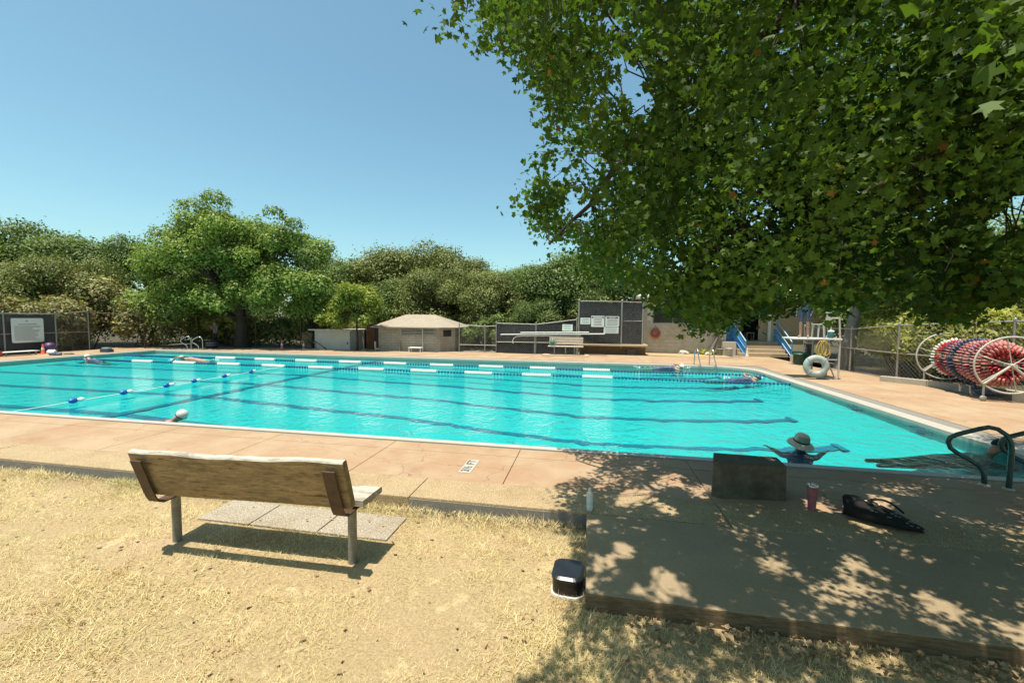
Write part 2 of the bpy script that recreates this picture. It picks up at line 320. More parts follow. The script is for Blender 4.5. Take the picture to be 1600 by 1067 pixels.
# bring every colour above down to measured reflectance (concrete about .35, dry straw about .4, leaves about .08)
for key, m_ in MT.items():
    N_, L_ = m_.node_tree.nodes, m_.node_tree.links; kf = .86 if key in ('white', 'floatwhite', 'signface', 'foam', 'silver', 'block', 'mortar', 'pumpwall') else .76 if key in ('blade', 'soil') else .92 if key in ('oak', 'oak2', 'elm', 'lime', 'vine', 'shrub', 'maple') else .69
    for nd in list(N_):
        for nm in ('Base Color', 'Color'):
            if nd.bl_idname in ('ShaderNodeBsdfPrincipled', 'ShaderNodeBsdfTranslucent') and nm in nd.inputs and nd.inputs[nm].is_linked:
                src = nd.inputs[nm].links[0].from_socket; L_.new(mixc(N_, L_, 1.0, src, (kf, kf, kf), 'MULTIPLY'), nd.inputs[nm])
# ------------------------------------------------------------------ the setting
GZ = -.12
def pool_outline(off=0, nz=10):
    x0, x1, y0, y1 = -22.55 - off, 6.28 + off, 6.12 - off, 18.12 + off
    r = 1.35
    pts = [(x0, y0), (x1, y0)] + [(x1 - r + r * math.cos(a), y1 - r + r * math.sin(a)) for a in np.linspace(0, math.pi / 2, nz)] + [(x0, y1)]
    return pts
def ring_strip(o0, o1, z0, z1, name, mat, parent=None):
    a, b = pool_outline(o0), pool_outline(o1); n = len(a); mb = MB()
    mb.add([(x, y, z1) for x, y in a] + [(x, y, z1) for x, y in b], [(i, n + i, n + (i + 1) % n, (i + 1) % n) for i in range(n)])
    mb.add([(x, y, z1) for x, y in a] + [(x, y, z0) for x, y in a], [(i, (i + 1) % n, n + (i + 1) % n, n + i) for i in range(n)])
    mb.add([(x, y, z1) for x, y in b] + [(x, y, z0) for x, y in b], [((i + 1) % n, i, n + i, n + (i + 1) % n) for i in range(n)])
    return mb.build(name, mat, parent)
def floor_z(x, y=9.1):
    b = float(np.interp(x, [-23, -9.9, -7.3, -4.5, -2, 0, 2, 4.5, 5.4, 6.0, 6.4], [-.175, -.21, -.34, -.47, -.68, -.80, -.78, -.66, -.5, -.32, -.2]))
    k = float(np.interp(y, [6, 9.1, 11.1, 13.1, 15, 17, 18.2], [1.08, 1, .87, .73, .62, .53, .48])); w_ = min(1, max(0, (x + 10) / 8))
    return b * (1 - w_ + w_ * k)
# wide ground: one sheet, dropped away under the deck and the pool
def ground_h(x, y):
    h = GZ + .012 * math.sin(x * 1.7 + .6) * math.cos(y * 1.3)
    if y > 4.0: h = -1.6 if y < 19 and -24 < x < 9.5 else -.35
    if y > 24: h -= min(2.2, (y - 24) * .04)
    return h
xs = sorted(set([-600, -200, -80, -40] + list(np.linspace(-28, 14, 43)) + [20, 40, 90, 250, 600]))
ys = sorted(set([-200, -40, -8] + list(np.linspace(-3, 4.0, 20)) + [4.02, 8, 14, 18.9, 19.1, 22, 26, 32, 45, 80, 200, 900]))
mb = MB(); mb.add([(x, y, ground_h(x, y)) for y in ys for x in xs], [(j * len(xs) + i, j * len(xs) + i + 1, (j + 1) * len(xs) + i + 1, (j + 1) * len(xs) + i) for j in range(len(ys) - 1) for i in range(len(xs) - 1)], True)
tag(mb.build('ground', MT['soil']), kind='structure')

MT['mould'] = plain('leaf_mould', (.055, .045, .022), .95, .5, 2.5, bmp=.03, dirt=(.10, .075, .035))
mb = MB(); mb.box(-70, -26.3, 2, 60, -.6, -.30); mb.box(-26.29, 2.9, 22.9, 60, -.6, -.29); mb.box(2.91, 60, 31, 60, -.6, -.30); mb.box(11.3, 40, 5, 30.9, -.6, -.29)
tag(mb.build('forest_floor', MT['mould']), kind='structure')
# deck: a bed with separate slabs on it (joints recessed)
deck = thing('deck', None, None); tag(deck, kind='structure')
def slab(x0, x1, y0, y1, name='deck_slab', mat=None, z0=-.10, z1=0, parent=deck, bev=.006, gap=.004):
    mb = MB(); mb.box(x0 + gap, x1 - gap, y0 + gap, y1 - gap, z0, z1)
    return mb.build(name, mat or MT['deck'], parent, bevel=bev)
mb = MB()
mb.box(-26.2, 10.3, 4.1, 6.0, -.4, -.02); mb.box(-26.2, -22.7, 6.0, 18.2, -.4, -.02); mb.box(6.4, 10.3, 6.0, 18.2, -.4, -.02); mb.box(-26.2, 11, 18.2, 24.1, -.4, -.02)
mb.build('deck_bed', MT['gutter'], deck)
jx = [-26.2, -23.3, -21.2, -19.1, -17.0, -14.9, -12.8, -10.7, -8.8, -6.85, -4.9, -2.92, -.95, 1.35, 3.5, 5.6, 7.7, 10.3]
for a, b in zip(jx[:-1], jx[1:]):
    slab(a, b, 4.64, 5.60)
    slab(a, b, 5.60, 5.95, 'coping_slab')
jy = [5.95, 8.2, 10.4, 12.6, 14.8, 17.0, 18.75]
for a, b in zip(jy[:-1], jy[1:]):
    slab(6.92, 8.3, a, b); slab(8.3, 9.9 if a > 12 else 10.3, a, b)
    slab(-26.2, -23.2, a, b)
fx = list(np.arange(-26.2, 10.5, 2.6))
for a, b in zip(fx[:-1], fx[1:]):
    slab(a, b, 18.75, 20.4)
    yb = 21.9 if b > -6 else 21.2
    if b > 0.2: yb = 22.3
    if b > -16: slab(a, b, 20.4, yb)
    if a > 5.6: slab(a, b, 22.3, 24.0)
slab(9.2, 10.4, 18.75, 24.0)
# kerb of pebble aggregate blocks along the lawn
kerb = thing('kerb', None, None); tag(kerb, kind='structure')
kx = [-26, -21, -17.8, -14.6, -11.4, -8.2, -5.05, -1.87, 1.36, 4.55, 7.7, 10.9]
for a, b in zip(kx[:-1], kx[1:]):
    slab(a, b, 4.11 + random.uniform(-.02, .01), 4.64, 'kerb_block', MT['agg'], -.3, .006, kerb, .012, .004)
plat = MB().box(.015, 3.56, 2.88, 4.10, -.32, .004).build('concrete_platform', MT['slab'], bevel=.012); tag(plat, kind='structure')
# pool: basin with painted lines
pool = thing('pool', None, None); tag(pool, kind='structure')
o = pool_outline(0); n = len(o); mb = MB()
gx = [-22.55, -16, -9.9, -7.3, -4.5, -2, 0, 2, 4.4, 6.28]
gx = list(np.linspace(-22.56, 6.29, 60)); gy = list(np.linspace(6.11, 18.13, 26))
mb.add([(x, y, floor_z(x, y)) for x in gx for y in gy], [(i * 26 + j, i * 26 + 26 + j, i * 26 + 27 + j, i * 26 + j + 1) for i in range(59) for j in range(25)], True)
mb.add([(x, y, -.03) for x, y in o] + [(x, y, -1.5) for x, y in o], [((i + 1) % n, i, n + i, n + (i + 1) % n) for i in range(n)])
mb.build('basin', MT['poolfloor'], pool)
ring_strip(-.012, .12, -.1, .004, 'white_lip', MT['lip'], pool)
mb = MB()
g1, g2 = pool_outline(.12), pool_outline(.62); k = len(g1)
for i in range(1, k - 1): mb.add([(g1[i][0], g1[i][1], -.004), (g1[i + 1][0], g1[i + 1][1], -.004), (g2[i + 1][0], g2[i + 1][1], -.004), (g2[i][0], g2[i][1], -.004)], [(3, 2, 1, 0)])
mb.add([(-22.67, 6.0, -.004), (-22.67, 18.24, -.004), (-23.19, 18.74, -.004), (-23.19, 6.0, -.004)], [(0, 1, 2, 3)])
mb.build('gutter', MT['gutter'], pool)
w1, w2 = pool_outline(.12), pool_outline(.30); mb = MB()
for i in range(1, k): mb.add([(w1[i][0], w1[i][1], .003), (w1[(i + 1) % k][0], w1[(i + 1) % k][1], .003), (w2[(i + 1) % k][0], w2[(i + 1) % k][1], .003), (w2[i][0], w2[i][1], .003)], [(3, 2, 1, 0)])
mb.build('white_border', MT['lip'], pool)
LY = [7.1, 9.1, 11.1, 13.1, 15.0, 16.9]
for li, y in enumerate(LY):
    xx = np.arange(-21.2, 5.0, .22); mb = MB(); vv = []
    for x in xx:
        amp = .012 + .035 * max(0, (x + 12) / 16); wob = random.gauss(0, amp)
        hw = .115 + random.gauss(0, amp * .5)
        z = floor_z(x, y) + .008 + .014 * max(0, min(1, (x - 3) / 1.5)); vv += [(x, y + wob - hw, z), (x, y + wob + hw, z)]
    mb.add(vv, [(2 * i, 2 * i + 2, 2 * i + 3, 2 * i + 1) for i in range(len(xx) - 1)]); mb.build('lane_line', MT['laneline'], pool)
    zt = floor_z(5.0, y) + .02
    MB().box(4.86, 4.98, y - .22, y + .22, zt - .012, zt).build('lane_line_end', MT['laneline'], pool)
    MB().box(-21.5, -21.25, y - .45, y + .45, floor_z(-21) + .004, floor_z(-21) + .010).build('lane_line_end', MT['laneline'], pool)
    t = MB(); t.box(6.262, 6.276, y - .09, y + .09, -.20, -.075); t.box(6.255, 6.262, y - .28, y + .28, -.155, -.105); t.build('wall_target', MT['laneline'], pool)
mb = MB(); yy = np.arange(6.2, 18.1, .22); vv = []
for y in yy:
    wob = random.gauss(0, .02); z = floor_z(-9.8, y) + .016; vv += [(-9.92 + wob, y, z), (-9.68 + wob + random.gauss(0, .015), y, z)]
mb.add(vv, [(2 * i, 2 * i + 1, 2 * i + 3, 2 * i + 2) for i in range(len(yy) - 1)]); mb.build('depth_break_line', MT['laneline'], pool)
o = pool_outline(-.002); tag(MB().add([(x, y, -.06) for x, y in o], [tuple(range(len(o)))]).build('water', MT['water']), kind='structure')

# ------------------------------------------------------------------ lawn
def blades():
    n = 470000
    # density falls with distance from the viewer's side of the lawn
    Y = .75 + (4.08 - .75) * rng.random(n) ** 1.15; X = -9.5 + 16 * rng.random(n)
    keep = (np.abs(X + 1.0) < 1.35 * Y + 2.6)
    keep &= ~((X > .0) & (X < 3.58) & (Y > 2.865))
    keep &= ~((X > -3.84) & (X < -1.78) & (Y > 3.44) & (Y < 3.86))
    f = np.sin(X * 2.1 + 1) * np.cos(Y * 2.7 + X) + .6 * np.sin(X * 5.3) * np.sin(Y * 6.1 + 2)
    f2 = np.sin(X * 1.1 + 2.2 * np.sin(Y * .9 + .4)) + np.sin(Y * 2.3 + 1.4 * np.sin(X * 1.7)) + .6 * np.sin(X * 3.9 - Y * 3.1)
    keep &= rng.random(n) < np.clip(.72 + .30 * f - .28 * np.clip(f2 - .7, 0, 1.4), .12, 1)
    bare = ((X + 2.9) / 1.5) ** 2 + ((Y - 2.85) / .28) ** 2 < 1
    keep &= ~(bare & (rng.random(n) < .72))
    X, Y = X[keep], Y[keep]; n = len(X)
    h = rng.uniform(.010, .038, n) * (1 + .5 * np.sin(X * 7 + np.sin(Y * 5) * 2) * np.cos(Y * 9 + X * 3)); tall = (Y > 3.93) | ((X > -.22) & (X < .02) & (Y > 2.9)); h[tall] *= rng.uniform(1, 2.6, tall.sum())
    a = rng.uniform(0, 2 * math.pi, n); lean = rng.uniform(.5, 2.2, n); wd = rng.uniform(.0013, .0030, n)
    Z = np.full(n, GZ - .004); base_ = np.stack([X, Y, Z], 1)
    side = np.stack([-np.sin(a), np.cos(a), np.zeros(n)], 1) * wd[:, None]
    tip = base_ + np.stack([np.cos(a) * lean, np.sin(a) * lean, np.ones(n)], 1) * h[:, None]
    mid = (base_ * .45 + tip * .55) + np.stack([np.zeros(n), np.zeros(n), h * .12], 1)
    V = np.stack([base_ - side, base_ + side, tip], 1).reshape(-1, 3)
    tag(link('grass', np_mesh('grass', V, 3, MT['blade'])), 'short dry straw coloured lawn grass in front of the pool deck', 'grass', kind='stuff')
blades()
def litter():
    tm = [(0, -.5, 0), (.22, -.2, .06), (.34, .1, .10), (.12, .18, .02), (0, .5, .05), (-.12, .18, .02), (-.34, .1, .12), (-.22, -.2, .04)]
    n = 620; X = np.concatenate([rng.uniform(.3, 3.4, n), rng.uniform(-.5, 4, 120), rng.uniform(-3, -.05, 36), rng.uniform(-7, 1.5, 260)]); 
    Y = np.concatenate([2.86 - np.abs(rng.normal(0, .13, n)), rng.uniform(1.2, 2.8, 120), 4.06 - np.abs(rng.normal(0, .05, 36)), rng.uniform(1.3, 3.9, 260)])
    C = np.stack([X, Y, np.full(len(X), GZ + .012) + rng.uniform(0, .03, len(X))], 1)
    Nn = rng.normal(0, .45, (len(X), 3)); Nn[:, 2] = 1
    keep = ~((X > .0) & (X < 3.58) & (Y > 2.87)); X, Y, C, Nn = X[keep], Y[keep], C[keep], Nn[keep]
    tag(link('leaf_litter', np_mesh('leaf_litter', scatter(tm, C, Nn, rng.uniform(.02, .058, len(X))), 8, MT['litter'])), 'dry brown fallen leaves gathered along the foot of the concrete platform', 'leaves', kind='stuff')
litter()
pad = thing('paving', None, None); tag(pad, kind='structure')
for a, b in ((-3.84, -3.24), (-3.24, -2.50), (-2.50, -1.78)):
    slab(a, b, 3.42, 3.87, 'paver', MT['agg2'], -.2, GZ + .018, pad, .006, .007)

# ------------------------------------------------------------------ near bench
bench = thing('park_bench', 'weathered wooden plank bench on two steel posts, seen from behind on the lawn', 'bench')
def plank(L_, depth, thick, wav, name, mats, M, seed):
    """plank along X (length L_), local y = thickness, local z = width; wavy live edges"""
    r = random.Random(seed); n = 28; mb = MB(); ph = [r.uniform(0, 6) for _ in range(4)]
    prof = []
    for i in range(n + 1):
        x = -L_ / 2 + L_ * i / n; wv = wav * (math.sin(2.3 * i / n * 3 + ph[0]) + .5 * math.sin(7 * i / n * 3 + ph[1]))
        wl = wav * .4 * (math.sin(2.9 * i / n * 3 + ph[2]))
        for (y, z) in ((-thick / 2, wl), (-thick / 2, depth * .5), (-thick / 2 + .004, depth + wv - .012), (-thick / 2 + .014, depth + wv), (thick / 2 - .012, depth + wv * .7), (thick / 2, depth + wv * .7 - .01), (thick / 2, depth * .5), (thick / 2 - .006, wl)): prof.append((x, y, z))
    k = 8; 
    for i in range(n):
        for j in range(k):
            mb.mi = 1 if j in (2, 3, 4) else 0  # upper edge faces take the paler wood
            f = (i * k + j, (i + 1) * k + j, (i + 1) * k + (j + 1) % k, i * k + (j + 1) % k); mb.f.append(f); mb.m.append(mb.mi); mb.sm.append(False)
    mb.v = prof; mb.f += [tuple(range(k)), tuple(range(n * k, n * k + k))[::-1]]; mb.m += [0, 0]; mb.sm += [False, False]
    o = mb.build(name, mats, bench); o.matrix_world = M; return o
ang = math.atan2(.11, .40)
back = plank(1.97, .405, .060, .010, 'backrest', [MT['wood'], MT['woodtop']], Matrix.Translation((-2.765, 2.895, .432)) @ Matrix.Rotation(.027, 4, 'Y').inverted() @ Matrix.Rotation(ang, 4, 'X'), 3)
seat = plank(2.0, .32, .055, .006, 'seat', [MT['woodtop'], MT['woodtop']], Matrix.Translation((-2.765, 3.0, .405)) @ Matrix.Rotation(.02, 4, 'Y').inverted() @ Matrix.Rotation(-math.pi / 2, 4, 'X'), 5)
for bx, dz in ((-3.64, -.035), (-1.885, .012)):
    pth = [(2.735, .775 + dz), (2.845, .43 + dz), (2.868, .385 + dz), (2.905, .362 + dz), (3.30, .366 + dz)]
    mb = MB(); wd = .052; tk = .011; nn = []
    for i, (y, z) in enumerate(pth):
        a = Vector(pth[max(i - 1, 0)]); b = Vector(pth[min(i + 1, len(pth) - 1)]); d = (b - a).normalized(); nn.append((-d.y, d.x))
    vv = []
    for (y, z), (ny, nz) in zip(pth, nn):
        for sx in (-wd, wd):
            for q in (-tk, 0): vv.append((bx + sx, y + ny * q - (0), z + nz * q))
    fs = []
    for i in range(len(pth) - 1):
        a, b = 4 * i, 4 * i + 4; fs += [(a, a + 2, b + 2, b), (a + 1, b + 1, b + 3, a + 3), (a, b, b + 1, a + 1), (a + 2, a + 3, b + 3, b + 2)]
    fs += [(0, 1, 3, 2), (len(vv) - 4, len(vv) - 2, len(vv) - 1, len(vv) - 3)]
    br = mb.add(vv, fs).build('bracket', MT['rust'], bench)
    for t_ in (.14, .36):
        y = 2.735 + .11 * t_ / .4 * 1.25; z = .775 + dz - t_ * .4 * .95
        M = Matrix.Translation((bx, y - .006, z)) @ Matrix.Rotation(math.pi / 2 + ang, 4, 'X')
        MB().lathe([(.013, 0), (.013, .006), (.007, .011), (0, .011)], 8, M=M, smooth=False).build('bolt', MT['rust'], br)
    MB().tube([(bx - .02, 3.07, GZ - .1), (bx - .02, 3.07, .352 + dz)], .036, 16).build('leg', MT['post'], bench)

# ------------------------------------------------------------------ things on the platform and near deck
blk = MB(); bb = [(1.365, 4.79), (1.445, 4.745), (2.13, 4.825), (2.16, 5.16), (1.45, 5.10)]
tp = [(1.372, 4.80, .395), (1.448, 4.765, .385), (2.125, 4.84, .375), (2.15, 5.15, .375), (1.455, 5.09, .40)]
blk.add([(x, y, -.01) for x, y in bb] + tp, [(4, 3, 2, 1, 0), (5, 6, 7, 8, 9)] + [(i, (i + 1) % 5, 5 + (i + 1) % 5, 5 + i) for i in range(5)])
tag(blk.build('starting_block', MT['blockconc'], bevel=.012), 'stained, shade-darkened concrete starting block at the pool edge above the platform', 'block')
t = thing('tumbler', 'pink patterned insulated tumbler standing beside the concrete block', 'cup', (2.28, 4.63, .006))
MB().lathe([(.034, 0), (.036, .01), (.040, .14), (.046, .20), (.048, .25)], 20).build('cup_body', MT['tumbler'], t)
MB().lathe([(.049, .25), (.049, .262), (.042, .266), (0, .262)], 20).build('lid', MT['chrome'], t)
MB().tube([(-.02, 0, .26), (-.024, 0, .30)], .004, 6).build('straw', MT['tumbler'], t)
def tote():
    t = thing('tote_bag', 'black tote bag with pale dashes slumped on the platform', 'bag', (2.80, 4.50, .006), R(-28))
    n = 10; rings = []
    for s_, (hw, hh) in zip(np.linspace(-.27, .31, n), [(.10, .185), (.15, .19), (.17, .18), (.18, .17), (.18, .15), (.17, .13), (.155, .11), (.13, .085), (.10, .06), (.05, .03)]):
        rr = []
        for k in range(14):
            a = 2 * math.pi * k / 14; rr.append((s_ + .012 * math.sin(3 * a + s_ * 9), hw * math.cos(a) * (1 + .08 * math.sin(5 * a + s_ * 20)), hh * .52 + hh * .52 * math.sin(a)))
        rings.append(rr)
    mb = MB(); mb.add([p for r in rings for p in r], [(i * 14 + k, (i + 1) * 14 + k, (i + 1) * 14 + (k + 1) % 14, i * 14 + (k + 1) % 14) for i in range(n - 1) for k in range(14)], True)
    mb.add(rings[0], [tuple(range(14))]); mb.add(rings[-1], [tuple(range(14))[::-1]]); mb.build('bag_body', MT['blackcloth'], t)
    hd = [(-.12 + .30 * i / 9, .05, .135 + .075 * math.sin(math.pi * i / 9) - .02 * i / 9) for i in range(10)]
    MB().tube(hd, .011, 6).build('handle', MT['blackcloth'], t)
    mb = MB(); r = random.Random(4)
    for i in range(20):
        s_ = r.uniform(-.12, .27); a = r.uniform(.55, 1.9)
        hw, hh = np.interp(s_, np.linspace(-.27, .31, n), [.10, .15, .17, .18, .18, .17, .155, .13, .10, .05]), np.interp(s_, np.linspace(-.27, .31, n), [.185, .19, .18, .17, .15, .13, .11, .085, .06, .03])
        c = Vector((s_, -hw * math.cos(a) * 1.07, hh * .52 + hh * .52 * math.sin(a) * 1.04 + .004)); dx = r.uniform(.007, .016); dy = .004
        mb.add([c + Vector((-dx, -dy, -.002)), c + Vector((dx, -dy, -.002)), c + Vector((dx, dy, .003)), c + Vector((-dx, dy, .003))], [(0, 1, 2, 3)])
    mb.build('pale_dashes', MT['galv'], t)['kind'] = 'stuff'
tote()
t = thing('water_bottle', 'clear plastic water bottle at the corner of the kerb and platform', 'bottle', (.045, 4.17, .008))
MB().lathe([(.028, 0), (.033, .006), (.033, .05), (.029, .06), (.033, .07), (.033, .12), (.029, .128), (.033, .137), (.032, .17), (.014, .205), (.013, .21)], 16).build('bottle_body', MT['pet'], t)
MB().lathe([(.0145, .207), (.0145, .225), (0, .225)], 14).build('cap', MT['floatwhite'], t)
def rrect(hx, hy, r, n=6):
    return [(cx + r * math.cos(a), cy + r * math.sin(a)) for cx, cy, a0 in ((hx - r, hy - r, 0), (-hx + r, hy - r, math.pi / 2), (-hx + r, -hy + r, math.pi), (hx - r, -hy + r, 1.5 * math.pi)) for a in np.linspace(a0, a0 + math.pi / 2, n)]
t = thing('footstool', 'squat black plastic box with rounded lid and white base rim beside the platform', 'container', (-.115, 3.10, GZ), R(-4))
MB().prism(rrect(.122, .145, .07), .0, .022).build('base_rim', MT['white'], t, bevel=.003)
MB().prism(rrect(.112, .135, .065), .022, .125).build('box_body', MT['black'], t, bevel=.002)
lid = MB(); a_, b_, c_ = rrect(.118, .141, .068), rrect(.118, .141, .068), rrect(.095, .118, .05); nn = len(a_)
lid.add([(x, y, .126) for x, y in a_] + [(x, y, .143) for x, y in b_] + [(x, y, .156) for x, y in c_], [(i + q * nn, (i + 1) % nn + q * nn, (i + 1) % nn + nn + q * nn, i + nn + q * nn) for q in (0, 1) for i in range(nn)] + [tuple(range(2 * nn, 3 * nn)), tuple(range(nn))[::-1]], False); lid.build('lid', MT['black'], t)
# depth marker tile
t = thing('depth_marker', 'white depth marker tile with black figures set in the deck', 'marker', (-1.495, 5.12, .001), R(90))
MB().box(-.235, .235, -.078, .078, 0, .004).build('tile', MT['lip'], t)
def text(s_, size, parent, mat, loc, rot=(0, 0, 0), align='CENTER', name='lettering'):
    cu = bpy.data.curves.new('t', 'FONT'); cu.body = s_; cu.size = size; cu.align_x = align; cu.align_y = 'CENTER'; cu.extrude = .0008; cu.offset = size * .022
    to = bpy.data.objects.new('t', cu); col.objects.link(to); bpy.context.view_layer.update()
    me = bpy.data.meshes.new_from_object(to.evaluated_get(bpy.context.evaluated_depsgraph_get())); bpy.data.objects.remove(to)
    me.materials.clear(); me.materials.append(mat); o = link(name, me, parent, loc); o.rotation_euler = rot; return o
text('3½', .15, t, MT['signtext'], (-.10, 0, .0062), name='figure'); text('F', .15, t, MT['signtext'], (.08, 0, .0062), name='letter'); text('T', .15, t, MT['signtext'], (.165, 0, .0062), name='letter')

def grab_rail(name, parent, mat, M, r=.022, n=10, s=1.0, flange=None):
    """one grab rail: profile in local x (towards the water) and z"""
    pts = [(0, .0), (0, .46), (-.01, .55), (-.05, .635), (-.12, .69), (-.19, .70), (-.26, .67), (-.44, .57), (-.50, .52), (-.515, .46), (-.49, .39), (-.43, .34), (-.31, .27), (-.24, .22), (-.20, .14), (-.19, .02)]
    o = MB().tube([M @ Vector((x * s, 0, z * s)) for x, z in pts], r, n).build(name, mat, parent)
    if flange:
        for x in (0, -.19 * s):
            MB().lathe([(.055, 0), (.05, .012), (.025, .018)], 14, M=M @ Matrix.Translation((x, 0, .001))).build('flange', flange, o)
    return o
t = thing('grab_rails', 'dark green pair of bent grab rails at the near pool edge', 'handrail')
for (bx, by) in ((4.845, 5.70), (5.42, 5.74)):
    grab_rail('rail', t, MT['rail'], Matrix.Translation((bx, by, 0)) @ Matrix.Rotation(R(-27), 4, 'Z') , .026, 12, 1.0, MT['lip'])
t = thing('grab_rails', 'pale steel pair of grab rails on the far left deck near the standing person', 'handrail')
for bx in (-20.68, -21.42):
    grab_rail('rail', t, MT['chrome'], Matrix.Translation((bx, 19.15, 0)) @ Matrix.Rotation(R(20), 4, 'Z'), .028, 8, 1.0)
t = thing('pool_ladder', 'stainless steel ladder rails at the far right end of the pool', 'ladder')
for bx in (4.42, 5.02):
    pts = [(0, 18.62, 0), (0, 18.62, .55), (0, 18.56, .68), (0, 18.45, .70), (0, 18.30, .60), (0, 18.26, .40), (0, 18.22, .28), (0, 18.10, .12), (0, 18.02, -.05), (0, 18.0, -.5)]
    MB().tube([(bx + .14 * (i / 9), y, z) for i, (x, y, z) in enumerate(pts)], .024, 8).build('rail', MT['chrome'], t)
for z in (-.2, -.42): MB().box(4.5, 5.2, 17.96, 18.03, z, z + .03).build('step', MT['chrome'], t)

# ------------------------------------------------------------------ lane ropes
def lane_rope(y, lab, x0=-21.6, x1=6.2, white_from=-16.9, blue_from=1.3):
    t = thing('lane_rope', lab, 'lane rope', group='lane ropes across the pool')
    MB().tube([(x, y + .03 * math.sin(x * .9 + y), -.035) for x in np.linspace(x0, x1, 60)], .006, 5).build('cable', MT['blue'], t)
    seg = 1.02; x = x0; i = 0
    while x < x1 - .2:
        w_ = min(seg, x1 - x); endz = x < white_from - 1 or x > blue_from
        colr = 'blue' if endz or i % 2 == 0 else 'floatwhite'
        full = colr == 'floatwhite' or x < white_from - 1
        r_ = .07 if colr == 'floatwhite' else .042; step = .062 if full else .115
        mb = MB(); prof = []; x_ = x + step / 2
        while x_ < x + w_ - .01: prof += [(.012, x_ - .027), (r_ * .6, x_ - .022), (r_, x_ - .012), (r_, x_ + .012), (r_ * .6, x_ + .022), (.012, x_ + .027)]; x_ += step
        V_ = []
        for rr_, xc in prof:
            yc = y + .03 * math.sin(xc * .9 + y); V_ += [(xc, yc + rr_ * math.cos(k_ * math.pi / 4), -.035 + rr_ * math.sin(k_ * math.pi / 4)) for k_ in range(8)]
        mb.add(V_, [(i_ * 8 + k_, i_ * 8 + (k_ + 1) % 8, i_ * 8 + 8 + (k_ + 1) % 8, i_ * 8 + 8 + k_) for i_ in range(len(prof) - 1) for k_ in range(8)], True)
        mb.build('float_section', MT[colr], t); x += w_; i += 1
    return t
lane_rope(15.9, 'blue and white lane rope nearest the far side of the pool', -21.6, 6.2, -15.6, 1.6)
lane_rope(14.0, 'blue and white lane rope nearer the camera, across mid pool', -21.6, 6.2, -17.9, .8)
t = thing('divider_rope', 'thin white safety rope with blue and white floats crossing the shallow end', 'rope')
MB().tube([(-11.37 - .02 * (y - 7), y, -.05) for y in np.linspace(6.2, 14, 30)], .008, 5).build('cord', MT['floatwhite'], t)
for y in (7.38, 8.43, 9.52, 10.35, 11.41, 12.5):
    M = Matrix.Translation((-11.37 - .02 * (y - 7), y, -.03)) @ Matrix.Rotation(math.pi / 2, 4, 'X')
    f = MB().lathe([(.02, -.0), (.055, .03), (.062, .08), (.045, .14), (.015, .17)], 12, M=M).build('float', MT['brightblue'], t)
    MB().lathe([(.02, .0), (.045, -.03), (.052, -.07), (.035, -.12), (.015, -.14)], 12, M=M).build('white_half', MT['floatwhite'], f)

# ------------------------------------------------------------------ people
def skin_mesh(name, verts, edges, radii, mats, parent=None, sub=2, matfn=None):
    me = bpy.data.meshes.new(name); me.from_pydata(verts, edges, []); o = bpy.data.objects.new(name, me); col.objects.link(o)
    md = o.modifiers.new('s', 'SKIN'); md.use_smooth_shade = True
    for i, d in enumerate(me.skin_vertices[0].data): rr = radii[i]; d.radius = rr if isinstance(rr, tuple) else (rr, rr); d.use_root = (i == 0)
    m2 = o.modifiers.new('u', 'SUBSURF'); m2.levels = sub; m2.render_levels = sub
    bpy.context.view_layer.update()
    e = bpy.data.meshes.new_from_object(o.evaluated_get(bpy.context.evaluated_depsgraph_get())); bpy.data.objects.remove(o)
    e.materials.clear()
    for m in mats: e.materials.append(m)
    for p in e.polygons:
        p.use_smooth = True; p.material_index = matfn(p.center) if matfn else 0
    return link(name, e, parent)
def hand(pts, d, side, up, s=1.0):
    """finger chains appended to lists: pts root (wrist), d direction, side spread axis"""
    v = []; e = []; r = []
    pts, d, side, up = Vector(pts), Vector(d).normalized(), Vector(side).normalized(), Vector(up).normalized()
    v.append(pts); r.append(.028 * s); palm = pts + d * .05 * s; v.append(palm); r.append((.036 * s, .02 * s)); e.append((0, 1))
    for k, (o_, l) in enumerate(((-.030, .075), (-.010, .09), (.011, .085), (.031, .065))):
        b = len(v); v += [palm + d * .045 * s + side * o_ * s, palm + d * (.045 + l * .5) * s + side * o_ * 1.3 * s + up * .01 * s, palm + d * (.045 + l) * s + side * o_ * 1.5 * s - up * .012 * s]
        r += [.0105 * s, .0095 * s, .008 * s]; e += [(1, b), (b, b + 1), (b + 1, b + 2)]
    b = len(v); v += [palm - side * .045 * s, palm - side * .07 * s + d * .035 * s]; r += [.012 * s, .010 * s]; e += [(1, b), (b, b + 1)]
    return v, e, r
